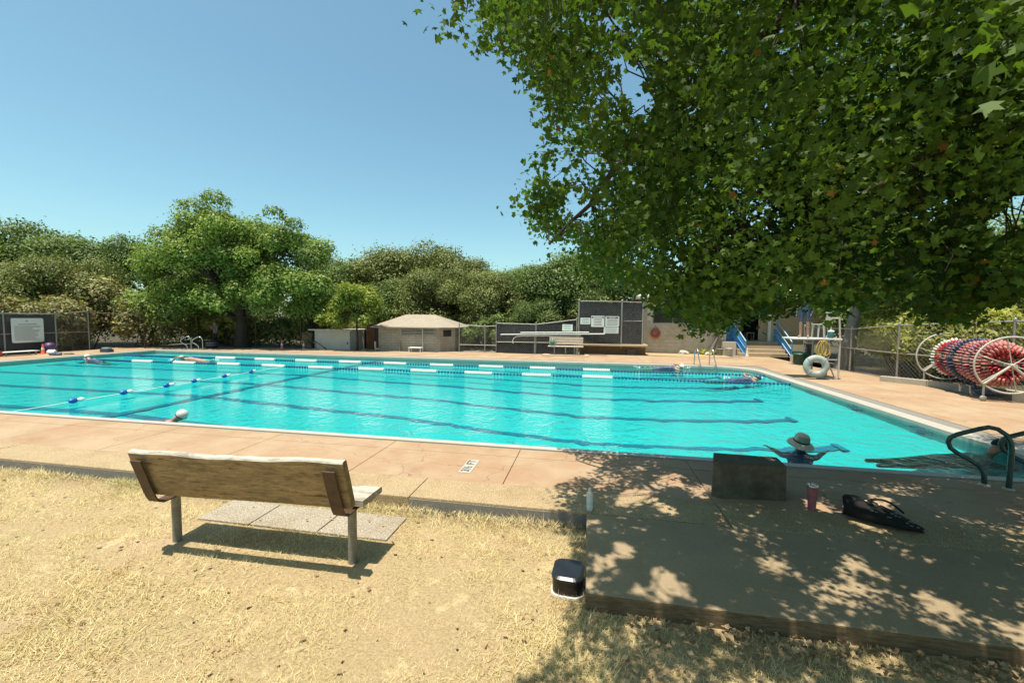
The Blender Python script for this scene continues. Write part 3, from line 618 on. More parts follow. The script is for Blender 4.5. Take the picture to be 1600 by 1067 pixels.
def standing(name, label, loc, h, rz, mats, matfn, armpose='fold'):
    k = h / 1.75
    P = {'pel': (0, 0, .95), 'wai': (0, .01, 1.1), 'che': (0, .0, 1.3), 'nec': (0, .01, 1.47), 'nk2': (0, -.01, 1.54), 'hd': (0, -.02, 1.63), 'top': (0, -.01, 1.71)}
    V = [P[q] for q in ('pel', 'wai', 'che', 'nec', 'nk2', 'hd', 'top')]; Rr = [(.155, .11), (.14, .105), (.165, .115), (.075, .06), (.05, .05), (.078, .092), (.06, .07)]
    E_ = [(i, i + 1) for i in range(6)]
    for s_ in (-1, 1):
        b = len(V); V += [(.09 * s_, 0, .88), (.10 * s_, -.015, .50), (.11 * s_, .02, .10), (.115 * s_, .01, .04), (.13 * s_, -.14, .028)]; Rr += [.085, .055, .036, .036, (.038, .025)]
        E_ += [(0, b)] + [(b + i, b + i + 1) for i in range(4)]
        b = len(V)
        if armpose == 'fold': V += [(.17 * s_, 0, 1.40), (.25 * s_, -.02, 1.14), (.12 * s_, -.21, 1.26), (.03 * s_, -.24, 1.36)]
        else: V += [(.17 * s_, 0, 1.40), (.23 * s_, .02, 1.12), (.22 * s_, -.06, .88), (.21 * s_, -.09, .80)]
        Rr += [.055, .042, .03, .026]; E_ += [(2, b)] + [(b + i, b + i + 1) for i in range(3)]
        hv, he, hr = hand(V[-1], Vector(V[-1]) - Vector(V[-2]), (0, 1, .2), (s_, 0, 0)); q = len(V)
        V += [tuple(p) for p in hv[1:]]; Rr += hr[1:]; E_ += [(b + 3, q)] + [(i - 1 + q, j - 1 + q) for i, j in he[1:]]
    t = thing(name, label, 'person', loc, rz)
    o = skin_mesh('body', [(x * k, y * k, z * k) for x, y, z in V], E_, [tuple(q * k for q in r) if isinstance(r, tuple) else r * k for r in Rr], mats, t, 2, lambda c: matfn(c / k))
    hv = MB(); hv.lathe([(.0, .012), (.072, .0), (.092, -.035), (.095, -.075), (.085, -.10)][::-1], 14, (0, 0, 0), Matrix.Translation((0, .012 * k, 1.745 * k)) @ Matrix.Scale(k, 4)); hv.build('hair', MT['limb'], t)
    for s_ in (-1, 1): MB().lathe([(0, -.012), (.010, -.006), (.012, 0), (.010, .006), (0, .012)], 8, M=Matrix.Translation((.032 * s_ * k, -.105 * k, 1.645 * k))).build('eye', MT['pants'], t)
    MB().lathe([(0, -.02), (.014, -.012), (.008, .015), (0, .03)], 8, M=Matrix.Translation((0, -.115 * k, 1.61 * k))).build('nose', mats[0], t)
    MB().box(-.025 * k, .025 * k, -.107 * k, -.098 * k, 1.568 * k, 1.576 * k).build('mouth', MT['ringred'], t)
    return t
standing('person', 'person in grey top and dark trousers standing with raised arms under the big tree', (-21.2, 20.45, -.05), 1.60, R(-15), [MT['skin2'], MT['grey'], MT['pants']], lambda c: 2 if .06 < c.z < .97 else (1 if .97 <= c.z < 1.47 and abs(c.x) < .26 and c.y > -.16 else 0))
standing('person', 'bare legged person standing on the lifeguard stand, half hidden by leaves', (7.10, 15.45, 1.345), 1.74, R(-40), [MT['skin'], MT['navy'], MT['navy']], lambda c: 1 if .52 < c.z < 1.0 else (2 if 1.0 <= c.z < 1.46 and abs(c.x) < .2 else 0), 'down')

def hat_swimmer():
    t = thing('person', 'swimmer in blue shirt and pale brimmed hat, seen from behind in near water', 'person', (3.26, 7.02, -.095), R(-6))
    V = [(0, 0, -.46), (0, .02, -.20), (0, .01, -.04), (0, .0, .05), (0, .0, .15), (0, 0, .22)]; Rr = [(.15, .10), (.17, .11), (.09, .07), (.055, .055), (.078, .09), (.06, .07)]; E_ = [(i, i + 1) for i in range(5)]
    for s_ in (-1, 1):
        b = len(V); V += [(.14 * s_, .02, -.075), (.24 * s_, .06, -.09), (.33 * s_, .12, -.03)]; Rr += [.06, .045, .032]; E_ += [(1, b), (b, b + 1), (b + 1, b + 2)]
        hv, he, hr = hand(V[-1], (.7 * s_, .4, .22), (0, 1, -.3), (0, 0, 1), .85); q = len(V)
        V += [tuple(p) for p in hv[1:]]; Rr += hr[1:]; E_ += [(b + 2, q)] + [(i - 1 + q, j - 1 + q) for i, j in he[1:]]
    skin_mesh('body', V, E_, Rr, [MT['skin'], MT['bluecloth']], t, 2, lambda c: 1 if c.z < .03 and abs(c.x) < .27 else 0)
    M = Matrix.Translation((0, -.005, .16)) @ Matrix.Rotation(R(14), 4, 'X') @ Matrix.Rotation(R(8), 4, 'Y')
    hat = MB().lathe([(.185, -.045), (.17, -.022), (.135, .0), (.108, .012), (.106, .04), (.10, .085), (.08, .12), (.04, .137), (0, .14)], 28, M=M).build('hat', MT['straw'], t)
    MB().lathe([(.110, .012), (.109, .034)], 28, M=M).build('hat_band', MT['pants'], hat)
    pn = MB(); q = []
    for i in range(9):
        a = R(-150 + 120 * i / 8)
        for r_, z in ((.1085, .036), (.105, .075), (.088, .112)): q.append(M @ Vector((r_ * math.cos(a), r_ * math.sin(a), z)))
    pn.add(q, [(3 * i + j, 3 * i + 3 + j, 3 * i + 4 + j, 3 * i + j + 1) for i in range(8) for j in range(2)], True); pn.build('hat_panel', MT['hatgreen'], hat)
hat_swimmer()
def prone(name, label, loc, rz, cap, suit, s=1.0, arm=True, headz=.10, bodyz=-.10, skin=None):
    """freestyle swimmer lying along local +x (head at +x)"""
    t = thing(name, label, 'person', loc, rz)
    V = [(-.45, 0, bodyz), (-.2, 0, bodyz + .01), (.05, 0, bodyz + .02), (.2, 0, bodyz + .04), (.27, 0, headz * .5), (.36, 0, headz), (.43, 0, headz + .03)]
    Rr = [(.10, .13), (.10, .12), (.115, .165), (.06, .07), .05, (.085, .075), (.065, .06)]; E_ = [(i, i + 1) for i in range(6)]
    for s_ in (-1, 1):
        b = len(V); V += [(-.55, .09 * s_, bodyz - .01), (-.95, .10 * s_, bodyz - .04), (-1.3, .10 * s_, bodyz - .05), (-1.48, .11 * s_, bodyz - .05)]; Rr += [.08, .052, .036, .03]; E_ += [(0, b)] + [(b + i, b + i + 1) for i in range(3)]
        b = len(V)
        if s_ > 0 and arm: V += [(.12, .19, bodyz + .08), (.06, .30, .15), (.30, .34, .12), (.42, .32, .02)]
        else: V += [(.14, .17 * s_, bodyz + .02), (.34, .22 * s_, bodyz - .02), (.56, .18 * s_, bodyz - .03), (.64, .16 * s_, bodyz - .04)]
        Rr += [.05, .042, .03, .025]; E_ += [(2, b)] + [(b + i, b + i + 1) for i in range(3)]
        hv, he, hr = hand(V[-1], Vector(V[-1]) - Vector(V[-2]), (0, 1, 0), (0, 0, 1), .95); q = len(V)
        V += [tuple(p) for p in hv[1:]]; Rr += hr[1:]; E_ += [(b + 3, q)] + [(i - 1 + q, j - 1 + q) for i, j in he[1:]]
    skin_mesh('body', [(x * s, y * s, z * s) for x, y, z in V], E_, [tuple(q * s for q in r) if isinstance(r, tuple) else r * s for r in Rr], [skin or MT['skin'], suit], t, 2, lambda c: 1 if -.75 * s < c.x < .1 * s and abs(c.y) < .2 * s else 0)
    M = Matrix.Translation((.385 * s, 0, (headz + .035) * s)) @ Matrix.Rotation(R(35), 4, 'Y')
    MB().lathe([(.088, -.035), (.098, .0), (.092, .04), (.068, .078), (.03, .096), (0, .10)], 18, M=M).build('swim_cap', cap, t)
    MB().torus(.094, .007, 20, 6, M @ Matrix.Translation((0, 0, -.022))).build('goggle_strap', MT['pants'], t)
    return t
def splash(parent, pts, seed, n=26):
    r = random.Random(seed); mb = MB()
    for i in range(n):
        c = Vector(r.choice(pts)) + Vector((r.gauss(0, .10), r.gauss(0, .09), abs(r.gauss(0, .035)))); rr = r.uniform(.008, .032)
        mb.lathe([(0, -rr * .6), (rr * .9, -rr * .2), (rr, .1 * rr), (rr * .5, rr * .6), (0, rr * .8)], 6, M=Matrix.Translation(c) @ Matrix.Rotation(r.uniform(-1, 1), 4, 'X'))
    o = mb.build('splash', MT['foam'], parent); o['kind'] = 'stuff'; return o
prone('person', 'swimmer in silver cap and dark goggles close to the near pool edge', (-7.84, 6.36, -.06), R(8), MT['silver'], MT['navy'], 1.05, False, .085, -.10)
a = prone('person', 'swimmer in pale cap and dark suit beside the end of the nearer lane rope', (-20.5, 13.9, -.06), R(170), MT['floatwhite'], MT['navy'], 1.0, False, .12, -.06); splash(a, [(.5, 0, .03)], 1, 14)
a = prone('person', 'freestyle swimmer with one arm raised between the two lane ropes', (-17.0, 15.1, -.06), R(182), MT['silver'], MT['skin'], 1.05, True, .06, -.02); splash(a, [(.6, .2, 0), (-1.3, 0, 0)], 2, 30)
a = prone('person', 'freestyle swimmer splashing beside the far wall of the pool near the ladder', (3.3, 17.45, -.06), R(0), MT['floatwhite'], MT['navy'], 1.0, True, .05, -.03); splash(a, [(.6, .2, 0), (-.6, .1, 0), (-1.3, 0, 0), (.2, .3, .05)], 3, 46)
a = prone('person', 'swimmer splashing between the lane ropes at the right end wall', (5.2, 14.9, -.06), R(12), MT['navy'], MT['navy'], 1.0, True, .03, -.05); splash(a, [(.6, .2, 0), (-.6, .1, 0), (.2, .3, .05)], 4, 34)
prone('person', 'swimmer in dark suit floating behind the near grab rails', (5.84, 7.45, -.12), R(8), MT['pants'], MT['grey'], 1.02, False, .14, -.09, MT['skin2'])

# ------------------------------------------------------------------ fences
def chain(mb, p0, p1, z0, z1, sp=.11, r=.0028):
    p0, p1 = Vector(p0), Vector(p1); L_ = (p1 - p0).length; d = (p1 - p0) / L_; h = z1 - z0
    for sgn in (1, -1):
        for u in np.arange(-h, L_ + h, sp):
            a, b = u, u + sgn * h
            ua, za, ub, zb = a, z0, b, z1
            lo, hi = min(ua, ub), max(ua, ub)
            if hi < 0 or lo > L_: continue
            def cl(x): return z0 + (x - ua) / (ub - ua) * h
            if ua < 0: za = cl(0); ua = 0
            if ua > L_: za = cl(L_); ua = L_
            if ub < 0: zb = cl(0); ub = 0
            if ub > L_: zb = cl(L_); ub = L_
            if abs(ua - ub) < 1e-3: continue
            A = p0 + d * ua; B_ = p0 + d * ub
            mb.tube([(A.x, A.y, za), (B_.x, B_.y, zb)], r, 3, False)
def fence(label, pts, tops, screen=None, mesh=True, mid=None, z0=-.1, pr=.03, mat='galv', skip_last=False, sp=.11):
    t = thing('chain_link_fence', label, 'fence', group=None)
    P = [Vector((x, y, 0)) for x, y in pts]
    for p, h in list(zip(P, tops))[: -1 if skip_last else None]:
        o = MB().tube([(p.x, p.y, z0 - .2), (p.x, p.y, h)], pr, 8).build('post', MT[mat], t)
        MB().lathe([(pr * 1.25, -.02), (pr * 1.25, .02), (pr * .7, .05), (0, .06)], 8, (p.x, p.y, h)).build('post_cap', MT[mat], o)
    for i in range(len(P) - 1):
        a, b = P[i], P[i + 1]; h0, h1 = tops[i], tops[i + 1]
        MB().tube([(a.x, a.y, h0 - .05), (b.x, b.y, h1 - .05)], .022, 8).build('top_rail', MT[mat], t)
        if mid: MB().tube([(a.x, a.y, mid), (b.x, b.y, mid)], .020, 8).build('mid_rail', MT[mat], t)
        hh = min(h0, h1) - .06
        if screen and screen[i]:
            d = (b - a).normalized(); nrm = Vector((-d.y, d.x, 0)) * .035; mb = MB(); n = 14; vv = []
            for k in range(n + 1):
                p = a.lerp(b, k / n) + nrm * (1 + .25 * math.sin(k * 2.1)); top = h0 + (h1 - h0) * k / n - .10 - .02 * math.sin(k * 1.3)
                for z in (z0, z0 + (top - z0) * .5, top): vv.append((p.x, p.y, z))
            mb.add(vv, [(3 * k + j, 3 * k + 3 + j, 3 * k + 4 + j, 3 * k + j + 1) for k in range(n) for j in range(2)]); o = mb.build('windscreen', MT['screen'], t)
            md = o.modifiers.new('t', 'SOLIDIFY'); md.thickness = .004
        if mesh: mb = MB(); chain(mb, a, b, z0, hh, sp); mb.build('wire_mesh', MT[mat], t)
    return t
fence('left side chain link fence, black screened behind the rules sign', [(-25.85, 11.6), (-25.85, 14.2), (-25.85, 16.05), (-25.9, 17.45)], [1.93, 1.93, 1.92, 2.07], [1, 1, 0], True, .95)
fence('chain link fence overgrown with vines along the far left corner', [(-25.9, 17.5), (-24.2, 18.9), (-22.6, 20.6), (-19.2, 21.2), (-16.4, 21.4)], [2.0, 1.9, 1.85, 1.8, 1.75], None, True, None, sp=.16, mat='rust')
fence('chain link gate panel beside the brick pump house', [(-6.93, 21.72), (-5.49, 21.72), (-4.88, 21.72)], [1.55, 1.46, 1.5], None, True, .40, skip_last=True)
fence('black screened chain link fence with diving boards resting against it', [(-4.92, 21.95), (-2.77, 22.1), (-.62, 22.25)], [1.64, 1.60, 1.88], [1, 1], True, .58)
fence('tall black screened fence panel carrying the notice signs', [(-.52, 22.3), (1.70, 22.5), (2.78, 22.6)], [2.86, 2.84, 2.80], [1, 1], True, None, z0=.55, pr=.045)
MB().tube([(1.8, 22.55, 1.78), (2.78, 22.6, 1.78)], .02, 6).build('mid_rail', MT['galv'], bpy.data.objects['chain_link_fence.004'])
fence('right side chain link fence behind the lifeguard stand', [(9.9, 21.5), (9.75, 17.7), (9.9, 15.5), (10.9, 13.0), (11.6, 9.4)], [1.66, 1.66, 1.84, 2.0, 2.1], None, True, .88, sp=.13)

# ------------------------------------------------------------------ signs
def sign(label, loc, w_, h_, face='y', header=None, lines=6, ink='signtext', seed=1, logo=False, name='sign_board'):
    """board facing -Y (or +X when face='x')"""
    t = thing(name, label, 'sign', loc, 0 if face == 'y' else R(90))
    MB().prism(rrect(w_ / 2, h_ / 2, min(w_, h_) * .06, 4), 0, .012, Matrix.Rotation(math.pi / 2, 4, 'X')).build('board', MT['signface'], t)
    r = random.Random(seed); y = -.0145; top = h_ / 2 * .86
    if header:
        MB().box(-w_ * .42, w_ * .42, y, y + .002, top - h_ * .17, top).build('header_band', MT['signtext'], t)
        text(header, h_ * .16, t, MT['signface'], (0, y - .0012, top - h_ * .085), (math.pi / 2, 0, 0)); top -= h_ * .24
    if logo:
        lg = MB(); lg.prism([(-.07, 0), (0, .10), (.07, 0), (.045, 0), (0, .065), (-.045, 0)], 0, .002, Matrix.Translation((-.03, y + .002, top - .10)) @ Matrix.Rotation(math.pi / 2, 4, 'X')); lg.build('peak_emblem', MT['signtext'], t); top -= .19
        MB().box(-w_ * .29, w_ * .29, y, y + .002, top - .028, top).build('title_line', MT['signtext'], t); top -= .085
    dz = (top + h_ / 2 * .84) / max(1, lines)
    for i in range(lines):
        z = top - dz * (i + .35); x = -w_ * .42 if logo else None; wd = w_ * r.uniform(.55, .84)
        x0 = -w_ * .42 if logo else -wd / 2
        MB().box(x0, x0 + wd, y, y + .002, z - dz * .2, z + dz * .12).build('print_line', MT[ink], t)
    return t
sign('large white pool rules board with lines of print on the left fence', (-25.78, 14.97, 1.10), 1.14, 1.13, 'x', None, 15, 'signtext', 2, True)
sign('small white sign with green print left of the two notices', (-.18, 22.22, 1.76), .52, .34, 'y', None, 4, 'signgreen', 3)
sign('white notice board with dark corner squares, left of the pair', (.46, 22.22, 1.75), .68, .58, 'y', None, 6, 'signtext', 4)
q = bpy.data.objects['sign_board.002']
for s_ in (-1, 1): MB().box(.27 * s_ - .045, .27 * s_ + .045, -.0145, -.0125, .16, .24).build('corner_square', MT['signtext'], q)
sign('white notice board with black NOTICE header, right of the pair', (1.20, 22.24, 1.76), .70, .53, 'y', 'NOTICE', 5, 'signtext', 5)
sign('wide low white sign with green print under the notice boards', (1.15, 22.24, 1.30), .76, .34, 'y', None, 3, 'signgreen', 6)
sign('small white sign with green print on the lower screened fence above the bench', (-1.09, 21.86, 1.41), .54, .34, 'y', None, 3, 'signgreen', 7)

# ------------------------------------------------------------------ stored diving boards, far bench, backpack
def board(label, x0, x1, y, z0, z1):
    t = thing('diving_board', label, 'diving board', group='diving boards stored against the fence')
    M = Matrix.Translation((x0, y, z0)) @ Matrix.Rotation(-math.atan2(z1 - z0, x1 - x0), 4, 'Y')
    MB().box(0, x1 - x0, -.15, .15, -.022, .022, M).build('plank', MT['white'], t, bevel=.008)
    for q in (.35, .55): MB().box((x1 - x0) * q - .04, (x1 - x0) * q + .04, -.14, .14, -.06, -.023, M).build('stand_foot', MT['galv'], t)
    return t
board('long white diving board lying along the screened fence', -4.60, .82, 21.68, 1.00, 1.12)
board('shorter white diving board on top of the long one', -3.55, .02, 21.74, 1.12, 1.19)
t = thing('diving_stand_rail', 'white bent stand rail hooked below the stored diving boards', 'handrail')
MB().tube([(-3.92, 21.6, .54), (-3.94, 21.6, .70), (-3.88, 21.6, .83), (-3.72, 21.6, .92), (-3.4, 21.6, .945), (-1.5, 21.6, .99), (-.4, 21.6, 1.03)], .025, 8).build('rail', MT['white'], t)
for x in (-2.78, -.70): MB().tube([(x, 21.6, -.05), (x, 21.6, .92 if x < -1 else .99)], .025, 6).build('support_leg', MT['galv'], t)
t = thing('slatted_bench', 'pale slatted bench with green backpack in front of the screened fence', 'bench')
for z in (.56, .69, .82): MB().box(-1.98, -.26, 21.36, 21.40, z, z + .11).build('back_slat', MT['board'], t, bevel=.008)
for k in range(3): MB().box(-2.02, -.24, 20.98 + .13 * k, 21.095 + .13 * k, .45, .495).build('seat_slat', MT['board'], t, bevel=.008)
for x in (-1.70, -1.13, -.52): MB().tube([(x, 21.15, -.05), (x, 21.15, .445)], .032, 8).build('leg', MT['galv'], t); MB().tube([(x, 21.2, .43), (x, 21.42, .47), (x, 21.43, .90)], .018, 6).build('back_support', MT['galv'], t)
tag(slab(-2.3, .05, 20.75, 21.5, 'bench_plinth', MT['step'], -.2, .05, None, .01), kind='structure')
t = thing('backpack', 'green grey backpack on the left end of the far slatted bench', 'bag', (-1.80, 21.17, .497))
mb = MB(); mb.lathe([(.13, 0), (.165, .05), (.16, .20), (.12, .33), (.05, .39), (0, .40)], 14, M=Matrix.Scale(.65, 4, (0, 1, 0))); mb.build('bag_body', MT['hatgreen'], t)
MB().prism(rrect(.085, .07, .03, 4), -.135, -.105, Matrix.Translation((0, 0, .12)) @ Matrix.Rotation(math.pi / 2, 4, 'X') @ Matrix.Scale(-1, 4, (0, 0, 1))).build('pocket', MT['teal'], t)
for s_ in (-1, 1): MB().tube([(.06 * s_, -.09, .05), (.10 * s_, -.13, .18), (.05 * s_, -.06, .36), (0, 0, .41)], .010, 5).build('strap', MT['black'], t)

# ------------------------------------------------------------------ retaining wall, block building, steps
rw = thing('retaining_wall', 'low brown rendered wall with pale coping under the tall fence', 'wall')
MB().box(-.5, 3.0, 23.0, 23.5, -.4, .46).build('wall_face', MT['retain'], rw); MB().box(-.52, 3.02, 22.2, 23.55, .461, .56).build('coping', MT['step'], rw, bevel=.012)
MB().box(2.02, 2.5, 22.85, 22.99, -.02, .26).build('vent', MT['gutter'], rw)
bld = thing('block_building', 'pale concrete block bathhouse with dark window and entry behind the tree', 'building')
MB().box(3.0, 7.33, 24.223, 30, -.4, 3.2).build('wall', MT['mortar'], bld)
wall = bld.children[0]
bmesh_block = None
for row in range(15):
    z = -.02 + row * .205
    for i in range(-1, 12):
        x0 = 3.0 + i * .43 + (.215 if row % 2 else 0); x1 = x0 + .412
        x0, x1 = max(3.0, x0), min(7.33, x1)
        if x1 - x0 < .06 or (x1 > 3.52 and x0 < 5.6 and 1.68 < z + .1 < 2.56): continue
        key = round(x1 - x0, 3)
        if key == .412:
            if bmesh_block is None: bmesh_block = MB().box(0, .412, 0, .03, 0, .187).mesh('block', MT['block'], .004)
            link('block', bmesh_block, wall, (x0, 24.203, z))
        else: MB().box(0, x1 - x0, 0, .03, 0, .187).build('block', MT['block'], wall, (x0, 24.203, z))
win = MB().box(3.54, 5.58, 24.215, 24.225, 1.70, 2.52).build('window', MT['glass'], bld)
for a in ((3.50, 5.62, 1.655, 1.70), (3.50, 5.62, 2.52, 2.57), (3.50, 3.54, 1.70, 2.52), (5.58, 5.62, 1.70, 2.52), (4.54, 4.58, 1.70, 2.52)): MB().box(a[0], a[1], 24.17, 24.214, a[2], a[3]).build('frame', MT['galv'], win)
rf = MB().add([(2.6, 23.6, 3.0), (12.6, 23.6, 3.0), (12.6, 30.5, 3.0), (2.6, 30.5, 3.0), (2.6, 23.6, 3.14), (12.6, 23.6, 3.14), (12.6, 30.5, 3.14), (2.6, 30.5, 3.14), (5.2, 27, 4.6), (10, 27, 4.6)], [(3, 2, 1, 0), (0, 1, 5, 4), (1, 2, 6, 5), (2, 3, 7, 6), (3, 0, 4, 7), (4, 5, 9, 8), (5, 6, 9), (6, 7, 8, 9), (7, 4, 8)]).build('roof', MT['roofmetal'], bld)
MB().box(7.87, 8.33, 24.95, 25.4, .74, 2.99).build('column', MT['cream'], bld)
MB().box(7.81, 8.39, 24.90, 25.45, 2.55, 2.72).build('column_capital', MT['cream'], bld, bevel=.02)
MB().box(8.12, 12.4, 26.2, 26.4, .7, 3.0).build('entry_wall', MT['dark'], bld); MB().box(9.72, 12.4, 24.7, 26.2, .7, 3.0).build('wall', MT['cream'], bld)
MB().box(7.34, 12.4, 24.66, 26.4, .60, .745).build('entry_floor', MT['step'], bld)
dr = MB().box(9.22, 9.70, 25.0, 25.06, .75, 2.75).build('door', MT['cream'], bld); MB().tube([(9.3, 24.97, 1.65), (9.3, 24.95, 1.8)], .015, 6).build('handle', MT['chrome'], dr)
MB().box(9.58, 9.72, 24.70, 24.76, .75, 2.7).build('door_edge', MT['white'], bld)
t = thing('plastic_chair', 'white plastic stool inside the dark bathhouse entry', 'chair', (9.0, 25.7, .746))
MB().box(-.2, .2, -.2, .2, .40, .44).build('seat', MT['offwhite'], t, bevel=.01)
for sx in (-1, 1):
    for sy in (-1, 1): MB().box(.17 * sx - .02, .17 * sx + .02, .17 * sy - .02, .17 * sy + .02, 0, .399).build('leg', MT['offwhite'], t)
st = thing('entry_steps', 'tan concrete steps up to the bathhouse entry between blue rails', 'steps')
for i in range(4): MB().box(7.75, 10.05, 23.35 + .32 * i, 24.65, .185 * i - .2 if i == 0 else .185 * i + .001, .185 * (i + 1)).build('step', MT['step'], st, bevel=.012)
MB().box(7.05, 7.70, 23.75, 24.19, -.1, .73).build('cheek_wall', MT['block'], st)
def steprail(label, xt, xb, solid):
    t = thing('stair_railing', label, 'railing')
    def P(y, z, off=0): return (xb + (xt - xb) * (y - 23.3) / 1.2 + off, y, z)
    MB().tube([P(24.75, 1.82), P(24.45, 1.82), P(23.30, .80)], .03, 8).build('top_rail', MT['railpale'], t)
    MB().tube([P(23.30, -.02), P(23.30, .82)], .03, 8).build('post', MT['railblue'], t); MB().tube([P(24.45, .7), P(24.45, 1.82)], .03, 8).build('post', MT['railblue'], t)
    pl = [(24.75, .74), (24.75, 1.79), (24.46, 1.79), (23.33, .78), (23.33, .06), (23.6, .25)] if solid else [(24.7, .80), (24.7, 1.40), (24.46, 1.40), (23.36, .42), (23.36, .12)]
    n_ = len(pl); MB().add([P(y, z, -.012) for y, z in pl] + [P(y, z, .012) for y, z in pl], [tuple(range(n_))[::-1], tuple(range(n_, 2 * n_))] + [(i, (i + 1) % n_, n_ + (i + 1) % n_, n_ + i) for i in range(n_)]).build('solid_panel' if solid else 'mesh_panel', MT['railblue'], t)
    for dz in (.36, .72): MB().tube([P(24.75, 1.82 - dz, -.03), P(24.45, 1.82 - dz, -.03), P(23.30, .80 - dz, -.03)], .022, 8).build('mid_rail', MT['railblue'] if solid else MT['railpale'], t)
    return t
a = steprail('solid blue panelled stair railing on the left of the entry steps', 7.68, 8.02, True); 
MB().box(7.36, 7.72, 24.50, 24.53, .75, 1.80).build('front_panel', MT['railblue'], a); MB().tube([(7.36, 24.5, .7), (7.36, 24.5, 1.82), (7.72, 24.5, 1.82)], .025, 8).build('top_rail', MT['railpale'], a)
steprail('open blue stair railing on the right of the entry steps', 9.92, 10.18, False)
t = thing('exit_sign', 'small red sign fixed beside the entry column above a green and yellow one', 'sign', (7.62, 24.80, 2.26))
MB().box(-.19, .19, -.01, .01, -.15, .15).build('board', MT['exitred'], t); MB().box(-.12, -.02, -.013, -.0105, -.1, .1).build('dark_mark', MT['pants'], t); MB().box(.04, .10, -.013, -.0105, -.1, .1).build('dark_mark', MT['pants'], t)
t = thing('notice_panel', 'small green and yellow panel below the red sign by the column', 'sign', (7.58, 24.80, 1.95))
MB().box(-.2, .2, -.01, .01, -.10, .12).build('board', MT['yellow'], t); MB().box(-.15, .17, -.014, -.0105, -.10, .05).build('green_field', MT['signgrn'], t)
t = thing('round_sign', 'tiny round pale sign with red rim high on the cream column', 'sign', (8.10, 24.93, 2.36))
MB().lathe([(.10, 0), (.10, .012), (0, .012)], 16, M=Matrix.Rotation(math.pi / 2, 4, 'X')).build('disc', MT['cream'], t); MB().torus(.10, .014, 20, 6, Matrix.Translation((0, -.014, 0)) @ Matrix.Rotation(math.pi / 2, 4, 'X')).build('rim', MT['ringred'], t)
t = thing('ring_buoy', 'orange ring buoy hanging on the block wall', 'ring buoy', (3.66, 24.11, 1.10))
MB().torus(.19, .075, 28, 10, Matrix.Rotation(math.pi / 2, 4, 'X')).build('ring', MT['ringred'], t)
MB().tube([(-.13, 0, .22), (0, .05, .42), (.13, 0, .22)], .010, 5).build('hanging_cord', MT['limb'], t)
t = thing('wall_pole', 'thin pale pole leaning upright against the block wall', 'pole'); MB().tube([(5.1, 24.1, .05), (5.1, 24.12, 1.85)], .012, 6).build('shaft', MT['offwhite'], t); MB().lathe([(.03, 0), (.02, .1)], 8, (5.1, 24.1, .0)).build('foot', MT['offwhite'], t)
def rock(label, loc, s_, seed):
    r = random.Random(seed); bm = bmesh.new(); bmesh.ops.create_icosphere(bm, subdivisions=2, radius=1)
    for v in bm.verts: v.co = Vector((v.co.x * s_[0], v.co.y * s_[1], v.co.z * s_[2])) * r.uniform(.78, 1.12)
    me = bpy.data.meshes.new('rock'); bm.to_mesh(me); bm.free(); me.materials.append(MT['rock']); o = link('rock', me, None, loc); return tag(o, label, 'rock')
rock('pale angular rock on the grass strip under the thin wall pole', (5.07, 23.75, .07), (.27, .2, .16), 1)
rock('smaller pale rock beside the spiky plants left of the steps', (6.3, 23.6, .05), (.2, .18, .12), 2)
def bucket(label, loc, h, r0, r1, mat):
    t = thing('bucket', label, 'bucket', loc); MB().lathe([(r0, 0), (r1, h), (r1 + .012, h), (r1 + .012, h + .02), (r1 - .01, h + .02), (r0 - .01, .02), (0, .02)], 18).build('pail', mat, t)
    MB().torus(r1 + .01, .006, 16, 5, Matrix.Translation((0, 0, h)) @ Matrix.Rotation(R(75), 4, 'X'), 0, math.pi).build('handle', MT['galv'], t)
bucket('white plastic bucket at the foot of the entry steps', (7.28, 23.45, .0), .38, .15, .18, MT['offwhite'])
bucket('grey bucket behind the white one beside the cheek wall', (6.85, 23.6, .0), .34, .14, .17, MT['terracotta'])
def cone(label, loc, h, mat, band=True):
    t = thing('traffic_cone', label, 'cone', loc); MB().prism(rrect(h * .27, h * .27, h * .05, 3), 0, h * .05).build('base', mat, t, bevel=.004)
    MB().lathe([(h * .19, h * .051), (h * .16, h * .08), (h * .045, h * .98), (h * .03, h), (0, h)], 18).build('cone_body', mat, t)
    if band: MB().lathe([(h * .127, h * .40), (h * .092, h * .63)], 18).build('reflective_band', MT['white'], t)
cone('pale cream cone at the bottom of the left stair railing', (8.05, 23.15, 0), .48, MT['cream'], False)
cone('faded pink cone on the far deck, left of the two', (-17.1, 20.75, 0), .50, MT['pink'])
cone('faded pink cone on the far deck, right one by the black stair rail', (-15.95, 21.05, 0), .46, MT['pink'])
cone('orange traffic cone with white bands below the rules board', (-25.25, 15.15, 0), .46, MT['orange'])
# yuccas and a bare stump beside the steps
def spiky(label, loc, n, l, seed):
    t = thing('yucca_plant', label, 'plant', loc); r = random.Random(seed); mb = MB()
    for i in range(n):
        a = r.uniform(0, 6.28); e = r.uniform(.5, 1.35); d = Vector((math.cos(a) * math.cos(e), math.sin(a) * math.cos(e), math.sin(e))); s_ = Vector((-math.sin(a), math.cos(a), 0)) * .028; ll = l * r.uniform(.6, 1)
        m_ = d * ll * .5; tip = d * ll - Vector((0, 0, .12 * ll)); mb.add([-s_ * .6, s_ * .6, m_ + s_, tip, m_ - s_], [(0, 1, 2, 3, 4)])
    mb.build('leaves', MT['shrub'], t); MB().lathe([(.05, -.05), (.03, .12)], 8).build('stem', MT['bark'], t)
spiky('spiky green plant by the block wall, left of the leaning stump', (6.1, 23.85, 0), 34, .5, 2); spiky('spiky plant at the foot of the leaning stump', (6.6, 23.8, 0), 34, .55, 3)
